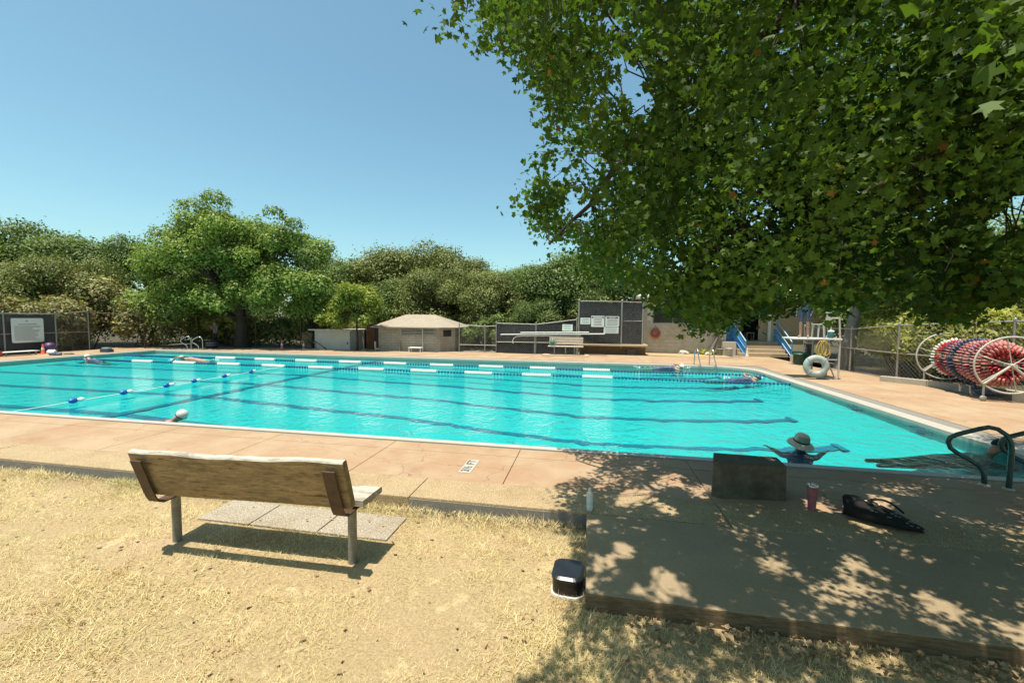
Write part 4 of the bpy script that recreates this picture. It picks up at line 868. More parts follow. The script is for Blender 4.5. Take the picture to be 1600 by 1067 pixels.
t = thing('tree_stump', 'leaning cut trunk with broken branch stubs beside the steps', 'stump', (6.7, 24.0, 0)); MB().tube([(-.25, -.1, -.05), (-.05, -.05, .5), (.15, 0, 1.0), (.25, .05, 1.6)], [.10, .085, .075, .06], 10).build('trunk', MT['barkgrey'], t)
MB().tube([(.1, 0, .85), (-.15, -.1, 1.1)], [.05, .035], 8).build('branch_stub', MT['barkgrey'], t); MB().tube([(.12, 0, .9), (.42, -.1, .85)], [.045, .03], 8).build('branch_stub', MT['barkgrey'], t)
# dry grass strip at the foot of the block wall
tag(MB().prism([(-.2, 22.6), (3.0, 22.55), (5.6, 22.2), (7.2, 22.55), (7.0, 24.15), (-.2, 24.15)], -.1, .012).build('grass_strip', MT['soil']), kind='structure')

# ------------------------------------------------------------------ lifeguard stand
ls = thing('lifeguard_stand', 'white steel lifeguard stand with platform and ladder by the right deck', 'lifeguard stand')
MB().box(6.66, 8.12, 15.2, 16.0, 1.29, 1.34).build('platform', MT['white'], ls, bevel=.008)
for x, y in ((7.62, 15.25), (8.08, 15.25), (7.62, 15.95), (8.08, 15.95)):
    tp_ = 2.05 if x > 8 else 1.85
    MB().tube([(x - .25 if x < 8 and False else x, y, .0 if x < 8 else .06), (x, y, 1.28), (x - .06, y, tp_)], .028, 8).build('leg', MT['galv'] if y > 15.5 else MT['offwhite'], ls)
for y in (15.25, 15.95): MB().tube([(8.08, y, .06), (8.04, y, .01), (7.9, y, .012), (7.45, y, .012)], .028, 8).build('foot_rail', MT['galv'], ls)
for z in (.30, .62, .95): MB().box(7.66, 8.05, 15.28, 15.34, z, z + .035).build('rung', MT['offwhite'], ls); 
MB().tube([(8.02, 15.25, 2.0), (8.02, 15.95, 2.0)], .024, 8).build('back_rail', MT['offwhite'], ls)
MB().tube([(7.55, 15.2, 1.0), (7.95, 15.2, .05)], .022, 8).build('brace', MT['galv'], ls)
t = thing('chair_on_stand', 'pale plastic chair standing on the lifeguard platform', 'chair', (7.72, 15.65, 1.342))
for sx in (-1, 1):
    for sy in (-1, 1): MB().tube([(.2 * sx, .2 * sy, 0), (.17 * sx, .17 * sy, .43)], [.02, .035], 6).build('leg', MT['offwhite'], t)
MB().box(-.22, .22, -.22, .22, .43, .46).build('seat', MT['offwhite'], t, bevel=.01); MB().box(.19, .22, -.2, .2, .461, .85).build('backrest', MT['offwhite'], t, bevel=.01)
t = thing('cooler_jug', 'small teal cooler jug on the right end of the lifeguard platform', 'cooler', (7.86, 15.36, 1.342)); MB().lathe([(.075, 0), (.085, .02), (.085, .19), (.07, .21)], 14).build('jug_body', MT['teal'], t); MB().lathe([(.088, .211), (.088, .25), (.03, .265), (0, .265)], 14).build('lid', MT['floatwhite'], t)
t = thing('rescue_ring', 'pale green ring buoy hung low on the front of the lifeguard stand', 'ring buoy', (7.33, 15.08, .43), R(-8))
MB().torus(.265, .105, 32, 12, Matrix.Rotation(math.pi / 2, 4, 'X') @ Matrix.Scale(.75, 4, (0, 0, 1))).build('ring', MT['ring'], t)
for k in range(4): a = math.pi / 4 + k * math.pi / 2; MB().torus(.112, .008, 16, 5, Matrix.Translation((.265 * math.cos(a), 0, .265 * math.sin(a))) @ Matrix.Rotation(-a, 4, 'Y') @ Matrix.Rotation(math.pi / 2, 4, 'X') @ Matrix.Rotation(math.pi / 2, 4, 'X') @ Matrix.Scale(.8, 4, (0, 1, 0))).build('band', MT['offwhite'], t)
t = thing('rope_coil', 'yellow rescue rope hanging in loops from the lifeguard platform', 'rope', (7.5, 15.13, 1.28))
r_ = random.Random(5)
for k in range(9):
    w_, h_ = r_.uniform(.07, .17), r_.uniform(.42, .68); x_ = r_.uniform(-.06, .06); tl = r_.uniform(-.15, .15)
    MB().tube([(x_ + w_ * math.sin(a) * (0.6 + .4 * math.sin(a / 2)) + tl * (math.cos(a) - 1) * h_ / 2, -.05 + .03 * math.sin(k), -.02 + (math.cos(a) - 1) * h_ / 2) for a in np.linspace(0, 2 * math.pi, 18)], .010, 5).build('loop', MT['ropeyel'], t)
t = thing('trash_bin', 'dark green round bin with pale handle behind the rescue ring', 'bin', (9.05, 19.9, 0)); MB().lathe([(.24, 0), (.29, .42), (.31, .43), (.31, .45)], 20).build('bin_body', MT['green'], t); MB().lathe([(.315, .451), (.28, .50), (0, .52)], 20).build('lid', MT['green'], t); MB().box(-.38, -.31, -.05, .05, .12, .42).build('handle', MT['offwhite'], t)

# ------------------------------------------------------------------ lane rope reel
A, Bq = Vector((9.98, 11.9, .90)), Vector((10.46, 14.44, .90)); ax = (Bq - A).normalized()
Mr = Matrix.Translation(A) @ ax.to_track_quat('Z', 'Y').to_matrix().to_4x4(); Lr = (Bq - A).length
reel = thing('lane_rope_reel', 'wheeled steel reel wound with red, blue and white lane ropes', 'reel')
MB().tube([A - ax * .12, Bq + ax * .05], .04, 10).build('axle', MT['offwhite'], reel)
for zc in (0, Lr):
    M = Mr @ Matrix.Translation((0, 0, zc)); rm = MB().torus(.68, .022, 48, 8, M).build('wheel_frame', MT['offwhite'], reel)
    for k in range(6): a = k * math.pi / 3 + .35; MB().tube([M @ Vector((.03 * math.cos(a), .03 * math.sin(a), 0)), M @ Vector((.68 * math.cos(a), .68 * math.sin(a), 0))], .012, 6).build('spoke', MT['offwhite'], rm)
    cx = A + ax * zc; side = Vector((-ax.y, ax.x, 0))
    for s_ in (-1, 1):
        f = cx + side * .47 * s_; fl = MB().tube([Vector((f.x, f.y, .43)), Vector((f.x, f.y, .14))], .024, 8).build('leg', MT['galv'], reel)
        MB().lathe([(.02, -.022), (.065, -.022), (.068, 0), (.065, .022), (.02, .022)], 14, M=Matrix.Translation((f.x, f.y, .07)) @ Matrix.Rotation(math.pi / 2, 4, 'X')).build('caster', MT['galv'], fl)
    MB().tube([cx + side * .47 - Vector((0, 0, .47)), cx], .03, 8).build('strut', MT['offwhite'], reel); MB().tube([cx - side * .47 - Vector((0, 0, .47)), cx], .03, 8).build('strut', MT['offwhite'], reel)
wc = ['pinkfloat', 'pinkfloat', 'navy', 'navy', 'pinkfloat', 'pinkfloat', 'navy', 'navy', 'pinkfloat', 'navy', 'red', 'red', 'floatwhite']
def winding(rad, zc, mat, n, rr, dz=0):
    mb = MB()
    for k in range(n):
        a = 2 * math.pi * k / n; jr = rad + random.gauss(0, .008); M = Mr @ Matrix.Translation((jr * math.cos(a), jr * math.sin(a), zc + random.gauss(0, .01))) @ Matrix.Rotation(a, 4, 'Z') @ Matrix.Rotation(math.pi / 2, 4, 'X')
        mb.lathe([(rr * .4, -.022), (rr, -.012), (rr, .012), (rr * .4, .022)], 8, M=M)
    mb.build('rope_winding', MT[mat], reel)['kind'] = 'stuff'
for i, m_ in enumerate(wc): winding(.47 - (.02 if m_ == 'red' else 0), .30 + i * (Lr - .55) / len(wc), m_, 40, .078)
for i, (rd, m_) in enumerate(((.20, 'red'), (.33, 'red'), (.40, 'pinkfloat'))): winding(rd, .22 - .02 * i, m_, int(rd * 75), .062)
winding(.53, .62, 'pinkfloat', 46, .07); winding(.54, 1.25, 'navy', 46, .07)
# hanging slack rope under the drum
mb = MB()
for k in range(46):
    u = k / 45; p = A + ax * (.35 + 1.7 * u) + Vector((.1, -.1, -.72 - .1 * math.sin(u * math.pi))) + Vector((-ax.y, ax.x, 0)) * (.12 * math.sin(u * 5)); mb.lathe([(.03, -.022), (.072, -.012), (.072, .012), (.03, .022)], 8, M=Matrix.Translation(p) @ Matrix.Rotation(math.pi / 2 + random.uniform(-.4, .4), 4, 'X'))
mb.build('slack_rope', MT['navy'], reel)['kind'] = 'stuff'
gk = thing('garden_kerb', 'low pale concrete kerb between the deck and the shrubs on the right', 'kerb')
kp = [(9.2, 15.15), (9.95, 14.35), (10.75, 13.1), (11.1, 11.2), (11.3, 8.5)]
for a, b in zip(kp[:-1], kp[1:]):
    d = Vector((b[0] - a[0], b[1] - a[1], 0)); L_ = d.length; M = Matrix.Translation((a[0], a[1], 0)) @ Matrix.Rotation(math.atan2(d.y, d.x), 4, 'Z'); MB().box(.004, L_ - .004, 0, .18, -.2, .17, M).build('kerb_stone', MT['kerbwall'], gk, bevel=.012)

# ------------------------------------------------------------------ pump house, shed, far left bits
ph = thing('pump_house', 'squat brick pump house with shingled hip roof on the far deck', 'building')
MB().add([(-11.6, 21.55, -.3), (-8.0, 21.55, -.3), (-7.35, 22.2, -.3), (-7.35, 24.4, -.3), (-11.6, 24.4, -.3), (-11.6, 21.55, 1.32), (-8.0, 21.55, 1.32), (-7.35, 22.2, 1.32), (-7.35, 24.4, 1.32), (-11.6, 24.4, 1.32)], [(0, 1, 6, 5), (1, 2, 7, 6), (2, 3, 8, 7), (3, 4, 9, 8), (4, 0, 5, 9), (5, 6, 7, 8, 9)]).build('wall', MT['pumpwall'], ph)
MB().add([(-11.95, 21.25, 1.27), (-7.9, 21.25, 1.27), (-7.1, 22.05, 1.27), (-7.1, 24.7, 1.27), (-11.95, 24.7, 1.27), (-11.95, 21.25, 1.33), (-7.9, 21.25, 1.33), (-7.1, 22.05, 1.33), (-7.1, 24.7, 1.33), (-11.95, 24.7, 1.33), (-10.55, 22.9, 2.02), (-8.75, 22.9, 2.02)], [(4, 3, 2, 1, 0), (0, 1, 6, 5), (1, 2, 7, 6), (2, 3, 8, 7), (3, 4, 9, 8), (4, 0, 5, 9), (5, 6, 11, 10), (6, 7, 11), (7, 8, 11), (8, 9, 10, 11), (9, 5, 10)]).build('roof', MT['roof'], ph)
for x0, x1 in ((-10.22, -9.42), (-9.38, -8.98), (-8.86, -8.3)):
    wn = MB().box(x0, x1, 21.535, 21.545, .88, 1.2).build('louvre_window', MT['dark'], ph)
    for k in range(4): MB().box(x0, x1, 21.50, 21.53, .89 + .08 * k, .93 + .08 * k).build('slat', MT['louvre'], wn)
    for q in (x0 - .03, x1): MB().box(q, q + .03, 21.49, 21.533, .86, 1.22).build('frame', MT['louvre'], wn)
wn = MB().box(-.24, .24, -.012, -.002, .82, 1.18, Matrix.Translation((-7.67, 21.875, 0)) @ Matrix.Rotation(math.pi / 4, 4, 'Z')).build('window', MT['glass'], ph)
MB().tube([(-8.92, 21.42, -.1), (-8.92, 21.42, 1.32)], .03, 8).build('downpipe', MT['offwhite'], ph)
MB().tube([(-10.3, 21.46, -.1), (-10.3, 21.46, .42)], .035, 8).build('stub_pipe', MT['galv'], ph)
MB().tube([(-11.72, 21.4, -.1), (-11.72, 21.4, .5)], .045, 8).build('corner_post', MT['offwhite'], ph)
t = thing('low_table', 'small white plastic table against the pump house wall', 'table', (-9.18, 21.1, 0)); MB().box(-.36, .36, -.2, .2, .21, .25).build('table_top', MT['white'], t, bevel=.01)
for sx in (-1, 1):
    for sy in (-1, 1): MB().box(.32 * sx - .02, .32 * sx + .02, .16 * sy - .02, .16 * sy + .02, 0, .209).build('leg', MT['white'], t)
sh = thing('storage_shed', 'low white flat roofed shed under the yellow green tree', 'building')
MB().box(-15.45, -13.25, 21.35, 23.2, -.3, 1.06).build('wall', MT['shedwall'], sh); MB().box(-15.75, -13.1, 21.2, 23.4, 1.061, 1.13).build('roof', MT['rock'], sh); MB().box(-13.42, -13.36, 21.32, 21.349, .3, .42).build('latch', MT['black'], sh); MB().box(-14.9, -14.75, 21.32, 21.349, .05, .12).build('vent', MT['gutter'], sh)
MB().box(-17.0, -15.46, 22.3, 22.6, -.3, .9).build('side_wall', MT['retain'], sh)
db = thing('shaded_doorway', 'rust brown door in the dark gap between shed and pump house', 'door')
MB().box(-13.2, -11.75, 22.9, 23.0, -.3, 1.5).build('back_wall', MT['dark'], db); MB().box(-12.78, -12.25, 22.3, 22.36, -.3, 1.15).build('door_panel', MT['door'], db); MB().box(-13.08, -12.93, 22.3, 22.36, -.3, 1.1).build('pale_jamb', MT['terracotta'], db)
t = thing('stair_rail', 'thin black handrail sloping down in front of the white shed', 'handrail'); MB().tube([(-15.95, 20.95, .98), (-14.42, 20.95, .02)], .022, 6).build('rail', MT['black'], t); MB().tube([(-15.1, 20.95, -.1), (-15.1, 20.95, .45)], .018, 6).build('post', MT['black'], t)
t = thing('kickboard', 'pale kickboard lying on the far deck by the cones', 'kickboard', (-15.35, 20.7, .002), .2); MB().prism(rrect(.42, .16, .12, 6), 0, .03).build('board', MT['cream'], t); MB().box(-.1, .1, .05, .12, .0305, .034).build('grip_mark', MT['gutter'], t)
# poolside clutter on the left
t = thing('flotation_ball', 'purple plastic ball resting behind the orange cone', 'ball', (-25.4, 15.5, .26)); bm = bmesh.new(); bmesh.ops.create_uvsphere(bm, u_segments=20, v_segments=12, radius=.26); me = bpy.data.meshes.new('ball'); bm.to_mesh(me); bm.free(); me.materials.append(MT['purple']); [setattr(p, 'use_smooth', True) for p in me.polygons]; link('ball_shell', me, t); MB().torus(.262, .010, 30, 6, Matrix.Rotation(.5, 4, 'X')).build('seam', MT['navy'], t)
def towel(label, loc, mat, s_, seed):
    r = random.Random(seed); bm = bmesh.new(); bmesh.ops.create_icosphere(bm, subdivisions=3, radius=1)
    for v in bm.verts: k_ = 1 + .22 * math.sin(5 * v.co.x + seed) * math.cos(4 * v.co.y + seed) + r.gauss(0, .03); v.co = Vector((v.co.x * s_[0] * k_, v.co.y * s_[1] * k_, max(-.02, v.co.z * s_[2] * k_ + s_[2] * .5)))
    me = bpy.data.meshes.new('towel'); bm.to_mesh(me); bm.free(); me.materials.append(MT[mat]); o = link('towel', me, None, loc); return tag(o, label, 'towel')
towel('dark crumpled towel on the left deck edge beside the white one', (-23.9, 14.78, .01), 'navy', (.22, .18, .09), 1); towel('white crumpled towel at the foot of the orange cone', (-24.9, 15.25, .01), 'floatwhite', (.2, .17, .12), 2); towel('brown flat towel on the left deck edge', (-23.85, 15.25, .01), 'grey', (.2, .16, .04), 3)
t = thing('gym_bag', 'dark bag with pale top on the left deck near the pool corner', 'bag', (-23.6, 16.62, .0)); MB().prism(rrect(.26, .16, .07, 5), 0, .15).build('bag_body', MT['navy'], t, bevel=.02); MB().prism(rrect(.20, .12, .06, 5), .151, .22).build('folded_cloth', MT['hatgreen'], t, bevel=.015)
t = thing('low_lounger', 'low white slatted lounger in the shade below the rules board', 'lounger', (-25.2, 14.25, 0), R(90))
for k in range(5): MB().box(-.6 + .25 * k, -.38 + .25 * k, -.25, .25, .16, .19).build('slat', MT['white'], t)
for sx in (-.5, .5):
    for sy in (-.2, .2): MB().box(sx - .02, sx + .02, sy - .02, sy + .02, 0, .159).build('leg', MT['galv'], t)
t = thing('plastic_crate', 'dark red plastic crate at the far left end of the deck by the fence', 'crate', (-25.3, 13.5, 0))
for q in ((-.25, .25, -.18, -.165), (-.25, .25, .165, .18)): MB().box(q[0], q[1], q[2], q[3], 0, .24).build('side', MT['ringred'], t)
for q in (-.25, .235): MB().box(q, q + .015, -.164, .164, 0, .24).build('side', MT['ringred'], t)
MB().box(-.234, .234, -.164, .164, 0, .015).build('bottom', MT['ringred'], t)
t = thing('storage_tub', 'dark blue tub with pale stripes beside the standing person', 'tub', (-20.95, 19.95, 0)); MB().lathe([(.24, 0), (.30, .42), (.32, .43), (.32, .46), (.29, .46), (.23, .03), (0, .03)], 16).build('tub_body', MT['bin'], t)
for z in (.18, .30): MB().lathe([(.273 if z < .2 else .29, z), (.278 if z < .2 else .295, z + .04)], 16).build('stripe', MT['galv'], t)

# ------------------------------------------------------------------ trees
LEAF4 = [(0, -.5, 0), (.30, 0, .07), (0, .5, 0), (-.30, 0, .07)]
MAPLE12 = [(0, -.36, .02), (.10, -.34, 0), (.42, -.30, -.05), (.36, -.12, .02), (.28, -.02, .03), (.54, .22, -.08), (.30, .24, .0), (.17, .26, .03), (0, .66, -.10), (-.17, .26, .03), (-.54, .22, -.08), (-.28, -.02, .03), (-.42, -.30, -.05), (-.10, -.34, 0)]
MAPLE = [(0, -.36, 0), (.44, -.26, -.03), (.26, -.03, .03), (.50, .22, -.05), (0, .62, -.06), (-.50, .22, -.05), (-.26, -.03, .03), (-.44, -.26, -.03)]
def clump_cloud(clumps, n, g, droop=.15):
    """points and normals on the shells of leaf clumps"""
    c = np.array([q[:3] for q in clumps]); r = np.array([q[3] for q in clumps]); sq = np.array([q[4] if len(q) > 4 else .8 for q in clumps])
    p = r ** 2; idx = g.choice(len(c), n, p=p / p.sum())
    d = g.normal(size=(n, 3)); d /= np.linalg.norm(d, axis=1, keepdims=True)
    fl = (d[:, 2] < -.35) & (g.random(n) < .6); d[fl, 2] *= -1
    bump_ = 1 + .16 * np.sin(d[:, 0] * 6 + idx) * np.cos(d[:, 1] * 7 + idx * 2) + .10 * np.sin(d[:, 2] * 11 + idx)
    rad = r[idx] * (1 - .5 * g.random(n) ** 1.5 + np.minimum(.5, g.exponential(.10, n))) * bump_
    P = c[idx] + d * rad[:, None] * np.stack([np.ones(n), np.ones(n), sq[idx]], 1)
    Nn = d + g.normal(0, .55, (n, 3)) + np.array([0, 0, .35]); return P, Nn
def limb_path(a, b, k, g, sag=.12):
    a, b = Vector(a), Vector(b); L_ = (b - a).length; off = Vector(g.normal(0, 1, 3)) * L_ * .07
    return [a.lerp(b, t_) + off * math.sin(math.pi * t_) + Vector((0, 0, sag * L_ * math.sin(math.pi * t_))) for t_ in np.linspace(0, 1, k)]
def tree(name, label, cat, loc, trunk, clumps, n, leaf, mat, bark, seed, group=None, tmpl=LEAF4, tr=.2, limbs=None, rz=0, sc_=1.0, fork=None):
    g = np.random.default_rng(seed); t = thing(name, label, cat, loc, rz, group)
    if sc_ != 1: t.scale = (sc_, sc_, sc_)
    top = Vector(trunk[-1]); kk = len(trunk); tk = MB().tube(trunk, [tr * (1.35 if i == 0 else 1) * (1 - .45 * i / (kk - 1)) for i in range(kk)], 12).build('trunk', bark, t)
    mb = MB(); order = sorted(range(len(clumps)), key=lambda i: -clumps[i][3])[: limbs or 14]
    for i in order:
        c = Vector(clumps[i][:3]); st_ = top.lerp(Vector(trunk[max(0, kk - 2)]), g.random() * .7); pth = limb_path(st_, c, 7, g)
        mb.tube(pth, list(np.linspace(tr * .42, .02, 7)), 6, False)
    mb.build('limbs', bark, t)
    P, Nn = clump_cloud(clumps, n, g); S = leaf * g.uniform(.65, 1.35, n)
    link('crown', np_mesh('crown', scatter(tmpl, P, Nn, S, g), len(tmpl), mat), t); return t
def blobs(g, c, rad, k, r0, r1, shell=.8, flat=.85):
    out = []
    for i in range(k):
        d = g.normal(size=3); d /= np.linalg.norm(d); d[2] = abs(d[2]) * .9 if g.random() < .7 else d[2] * .6
        q = shell * (.55 + .45 * g.random()); out.append((c[0] + d[0] * rad[0] * q, c[1] + d[1] * rad[1] * q, c[2] + d[2] * rad[2] * q, g.uniform(r0, r1), flat))
    return out
# big spreading tree on the far left deck edge
g = np.random.default_rng(11)
cl = blobs(g, (-2.0, 0, 4.9), (4.7, 3.6, 4.2), 84, .45, 1.05) + blobs(g, (2.6, .3, 5.3), (3.2, 2.6, 2.8), 34, .35, .8) + blobs(g, (3.4, -.4, 3.6), (3.0, 2.4, 1.4), 16, .6, 1.0) + blobs(g, (-3.4, -.6, 2.7), (3.0, 2.2, 1.4), 18, .6, 1.0) + blobs(g, (.5, -1.2, 2.9), (3.6, 1.6, 1.1), 18, .5, .9) + blobs(g, (-.4, 0, 6.3), (3.9, 2.8, 2.5), 34, .45, .95) + [(-2.6, -.5, 8.3, .8, .7), (-1.2, -.4, 8.7, .8, .7), (2.4, 0, 8.0, .55, .7), (3.6, 0, 7.3, .6, .7)]
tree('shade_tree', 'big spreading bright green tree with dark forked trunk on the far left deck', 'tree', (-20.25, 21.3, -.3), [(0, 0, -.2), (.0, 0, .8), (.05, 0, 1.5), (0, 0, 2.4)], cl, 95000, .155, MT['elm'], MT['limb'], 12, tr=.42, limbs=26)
# oaks beyond the fences: four crowns, shared
def oak(seed, mat, h, w_, n, leaf=.15):
    g = np.random.default_rng(seed); cl = blobs(g, (0, 0, h * .58), (w_, w_, h * .42), 34, .75, 1.3, .85, .75) + blobs(g, (0, 0, h * .32), (w_ * 1.05, w_ * 1.05, h * .22), 14, .7, 1.1)
    return tree('oak_tree', 'x', 'tree', (0, 0, 0), [(0, 0, -1.6), (.1, 0, h * .2), (0, .1, h * .4), (.2, 0, h * .55)], cl, n, leaf, mat, MT['bark'], seed + 50, tr=.24, limbs=14)
protos = [oak(1, MT['oak'], 7.2, 3.3, 34000), oak(2, MT['oak2'], 7.2, 3.5, 34000), oak(3, MT['oak'], 7.2, 2.9, 30000), oak(4, MT['oak2'], 7.2, 3.1, 30000)]
used = set()
rows = [(-18.6, 28, 1.03, 0), (-15.2, 30, 1.08, 1), (-11.6, 30.5, 1.05, 1), (-8.3, 30, .98, 3), (-13.4, 26.5, .78, 2), (-9.6, 26.6, .80, 1), (-6.3, 26.2, .74, 3), (-3.9, 28, .86, 2), (-1.5, 27.5, 1.0, 0), (1.4, 28.8, .98, 2), (-3.0, 25.0, .56, 0), (-16.6, 25.2, .66, 2), (-.2, 25.6, .62, 2),
        (-30.5, 24.5, 1.10, 0), (-34.5, 23, 1.12, 2), (-38.5, 21.5, 1.15, 0), (-30, 19.6, .78, 1), (-42.5, 19.5, 1.18, 2), (-36.5, 17.3, .88, 1), (-47, 19.8, 1.28, 0), (-41.5, 15.2, .90, 0), (-33.5, 18.6, .80, 3), (-26.5, 26, .95, 0), (-38, 13, .9, 2), (-46, 14.5, 1.15, 3), (-34, 13.2, .66, 1),
        (15.2, 24, 1.05, 0), (18.5, 20.5, 1.1, 2), (22, 16.5, 1.12, 0), (14.4, 19.2, .72, 1), (17.2, 15.2, .72, 3), (13.6, 29, 1.0, 2), (26, 20, 1.2, 1), (19.5, 11.5, .8, 2), (24.5, 11.5, 1.0, 0)]
def where(x, y, s_):
    if x < -24: return 'behind the left fence'
    if x > 10: return 'behind the right fence'
    return 'behind the pump house' if x < -4.5 else 'behind the diving board fence'
look = ['dense dark olive oak', 'brownish green rounded oak', 'dark narrow oak', 'dusty green broad oak']
pos = {}
for i, (x, y, s_, k) in enumerate(sorted(rows)):
    o = protos[k] if k not in used else copy_tree(protos[k]); used.add(k)
    o.location = (x, y, -.9); o.rotation_euler = (0, 0, i * 1.7); o.scale = (s_ * (1 + .1 * math.sin(i * 2.3)), s_ * 1.02, s_ * (1.07 + .06 * math.sin(i * 1.9)))
    wz = where(x, y, s_); pos.setdefault((wz, k), []).append((x, y, s_, o))
ordn = ['first', 'second', 'third', 'fourth', 'fifth', 'sixth', 'seventh']
for (wz, k), l in pos.items():
    for j, (x, y, s_, o) in enumerate(l):
        dep = 'near' if y < (21 if abs(x) > 12 and x < -24 else 27 if x < 10 else 17) else 'tall'
        tag(o, f'{dep} {look[k]} {wz}' + (f', {ordn[j]} of its kind from left' if len(l) > 1 else ''), 'tree', 'oaks beyond the pool fences')
# small yellow-green tree over the shed
g = np.random.default_rng(21); cl = blobs(g, (0, 0, 2.5), (1.6, 1.2, 1.5), 26, .28, .55, .9, .8) + blobs(g, (-1.2, -.2, 1.7), (.9, .7, .7), 10, .25, .45) + blobs(g, (1.1, -.3, 1.8), (.7, .6, .7), 8, .2, .4)
tree('young_tree', 'small yellow green tree leaning over the white shed', 'tree', (-12.6, 21.0, -.1), [(0, 0, -.1), (.05, 0, .7), (0, 0, 1.4), (0, 0, 2.0)], cl, 9500, .15, MT['lime'], MT['limb'], 22, tr=.07, limbs=16)
g = np.random.default_rng(23); cl = blobs(g, (0, 0, 2.2), (1.7, 1.2, 1.5), 22, .4, .7)
tree('young_tree', 'dark leafy small tree between the big shade tree and the shed', 'tree', (-16.2, 22.2, -.3), [(0, 0, -.1), (0, 0, .8), (0, 0, 1.6)], cl, 8000, .15, MT['elm'], MT['limb'], 24, tr=.08)
# vines and shrubs along the left fence
def shrub(label, loc, rad, n, leaf, mat, seed, name='shrub', k=16):
    g = np.random.default_rng(seed); cl = blobs(g, (0, 0, rad[2] * .55), (rad[0], rad[1], rad[2] * .75), k * 2, min(rad) * .22, min(rad) * .48, .95, .9)
    t = thing(name, label, 'shrub', loc); P, Nn = clump_cloud(cl, n, g); P[:, 2] = np.maximum(P[:, 2], .03)
    link('foliage', np_mesh('foliage', scatter(LEAF4, P, Nn, leaf * g.uniform(.6, 1.4, n), g), 4, mat), t); mb = MB()
    for i in range(4): c = cl[i]; mb.tube([(c[0] * .2, c[1] * .2, -.2), (c[0] * .6, c[1] * .6, c[2] * .5), c[:3]], [.035, .025, .012], 5, False)
    mb.build('stems', MT['bark'], t); return t
shrub('sunlit vine mass draped over the left fence beside the screened panel', (-27.3, 17.0, 0), (1.4, 1.5, 2.1), 9000, .15, MT['vine'], 31, 'vine')
shrub('pale green vine spilling over the far left corner of the fence', (-25.3, 19.9, 0), (1.9, 1.1, 2.3), 11000, .15, MT['vine'], 32, 'vine')
shrub('tangled vine and brush behind the left ladder rails', (-22.3, 22.2, 0), (2.0, .9, 2.0), 9000, .14, MT['shrub'], 33, 'vine')
shrub('tall pale brush behind the rules board', (-28.6, 14.2, 0), (1.5, 2.4, 2.9), 12000, .17, MT['vine'], 34, 'brush', 22)
shrub('brown tinged brush between the rules board and the big tree', (-29, 19.5, 0), (2.4, 1.8, 3.4), 13000, .17, MT['vine'], 35, 'brush', 22)
shrub('dark undergrowth behind the big tree trunk', (-18.4, 22.8, 0), (1.9, .8, 1.6), 7000, .14, MT['oak'], 36)
shrub('dark undergrowth behind the chain link gate', (-5.7, 23.4, -.3), (1.8, .9, 1.8), 7000, .13, MT['oak'], 37)
shrub('dark shrub behind the tall screened fence', (-1.0, 24.3, -.3), (1.9, .8, 2.4), 8000, .13, MT['oak2'], 38)
shrub('lit yellow green shrub behind the right fence by the reel', (11.6, 14.9, 0), (1.3, 1.3, 1.8), 9000, .13, MT['shrub'], 39)
shrub('lit leafy bush between the grey trunk and the reel', (10.75, 15.6, 0), (.7, .9, 1.5), 6000, .11, MT['shrub'], 46)
shrub('lit yellow green shrub beside the grey trunk on the right', (11.1, 17.2, 0), (1.1, 1.2, 1.8), 7000, .13, MT['shrub'], 40)
shrub('tall sunlit brush behind the grey trunk on the right', (13.0, 19.3, 0), (2.0, 1.8, 3.3), 10000, .15, MT['shrub'], 41, 'brush', 22)
shrub('green hedge shrub behind the lane rope reel', (13.2, 12.6, 0), (1.5, 1.9, 2.0), 10000, .13, MT['shrub'], 42)
shrub('dark shrub beyond the reel at the right edge', (14.2, 10.2, 0), (1.5, 1.6, 2.2), 9000, .14, MT['oak2'], 43)
g = np.random.default_rng(44); cl = blobs(g, (.6, 0, 4.6), (2.6, 2.4, 1.8), 24, .6, 1.0)
tree('shade_tree', 'tree with pale grey leaning trunk behind the right fence', 'tree', (10.05, 18.6, -.1), [(-.05, 0, -.1), (.02, 0, .7), (.16, 0, 1.5), (.26, 0, 2.3), (.4, 0, 3.2)], cl, 14000, .16, MT['elm'], MT['barkgrey'], 45, tr=.27, limbs=12)

def undergrowth():
    g = np.random.default_rng(90); cl = []
    for x in np.arange(-52, -25, 1.0): cl.append((x, np.interp(x, [-52, -25], [11, 24]) + g.uniform(-1.5, 1.5), g.uniform(.2, 2.2), g.uniform(.9, 1.7), .9))
    for x in np.arange(-30, 13, .7): cl.append((x, g.uniform(24.8, 27.5) + (6 if x > 2 else 0), g.uniform(0, 2.3), g.uniform(.8, 1.5), .9))
    for x in np.arange(-26, -13.5, .6): cl.append((x, g.uniform(22.6, 24), g.uniform(.2, 1.7), g.uniform(.6, 1.1), .9))
    for y in np.arange(7, 24, .8): cl.append((g.uniform(14, 17), y, g.uniform(.1, 1.9), g.uniform(.7, 1.4), .9))
    P, Nn = clump_cloud(cl, 105000, g); P[:, 2] = np.maximum(P[:, 2], -.3)
    tag(link('undergrowth', np_mesh('undergrowth', scatter(LEAF4, P, Nn, .17 * g.uniform(.6, 1.4, len(P)), g), 4, MT['oak2'])), 'dense mixed undergrowth filling the woods beyond the fences', 'undergrowth', kind='stuff')
undergrowth()
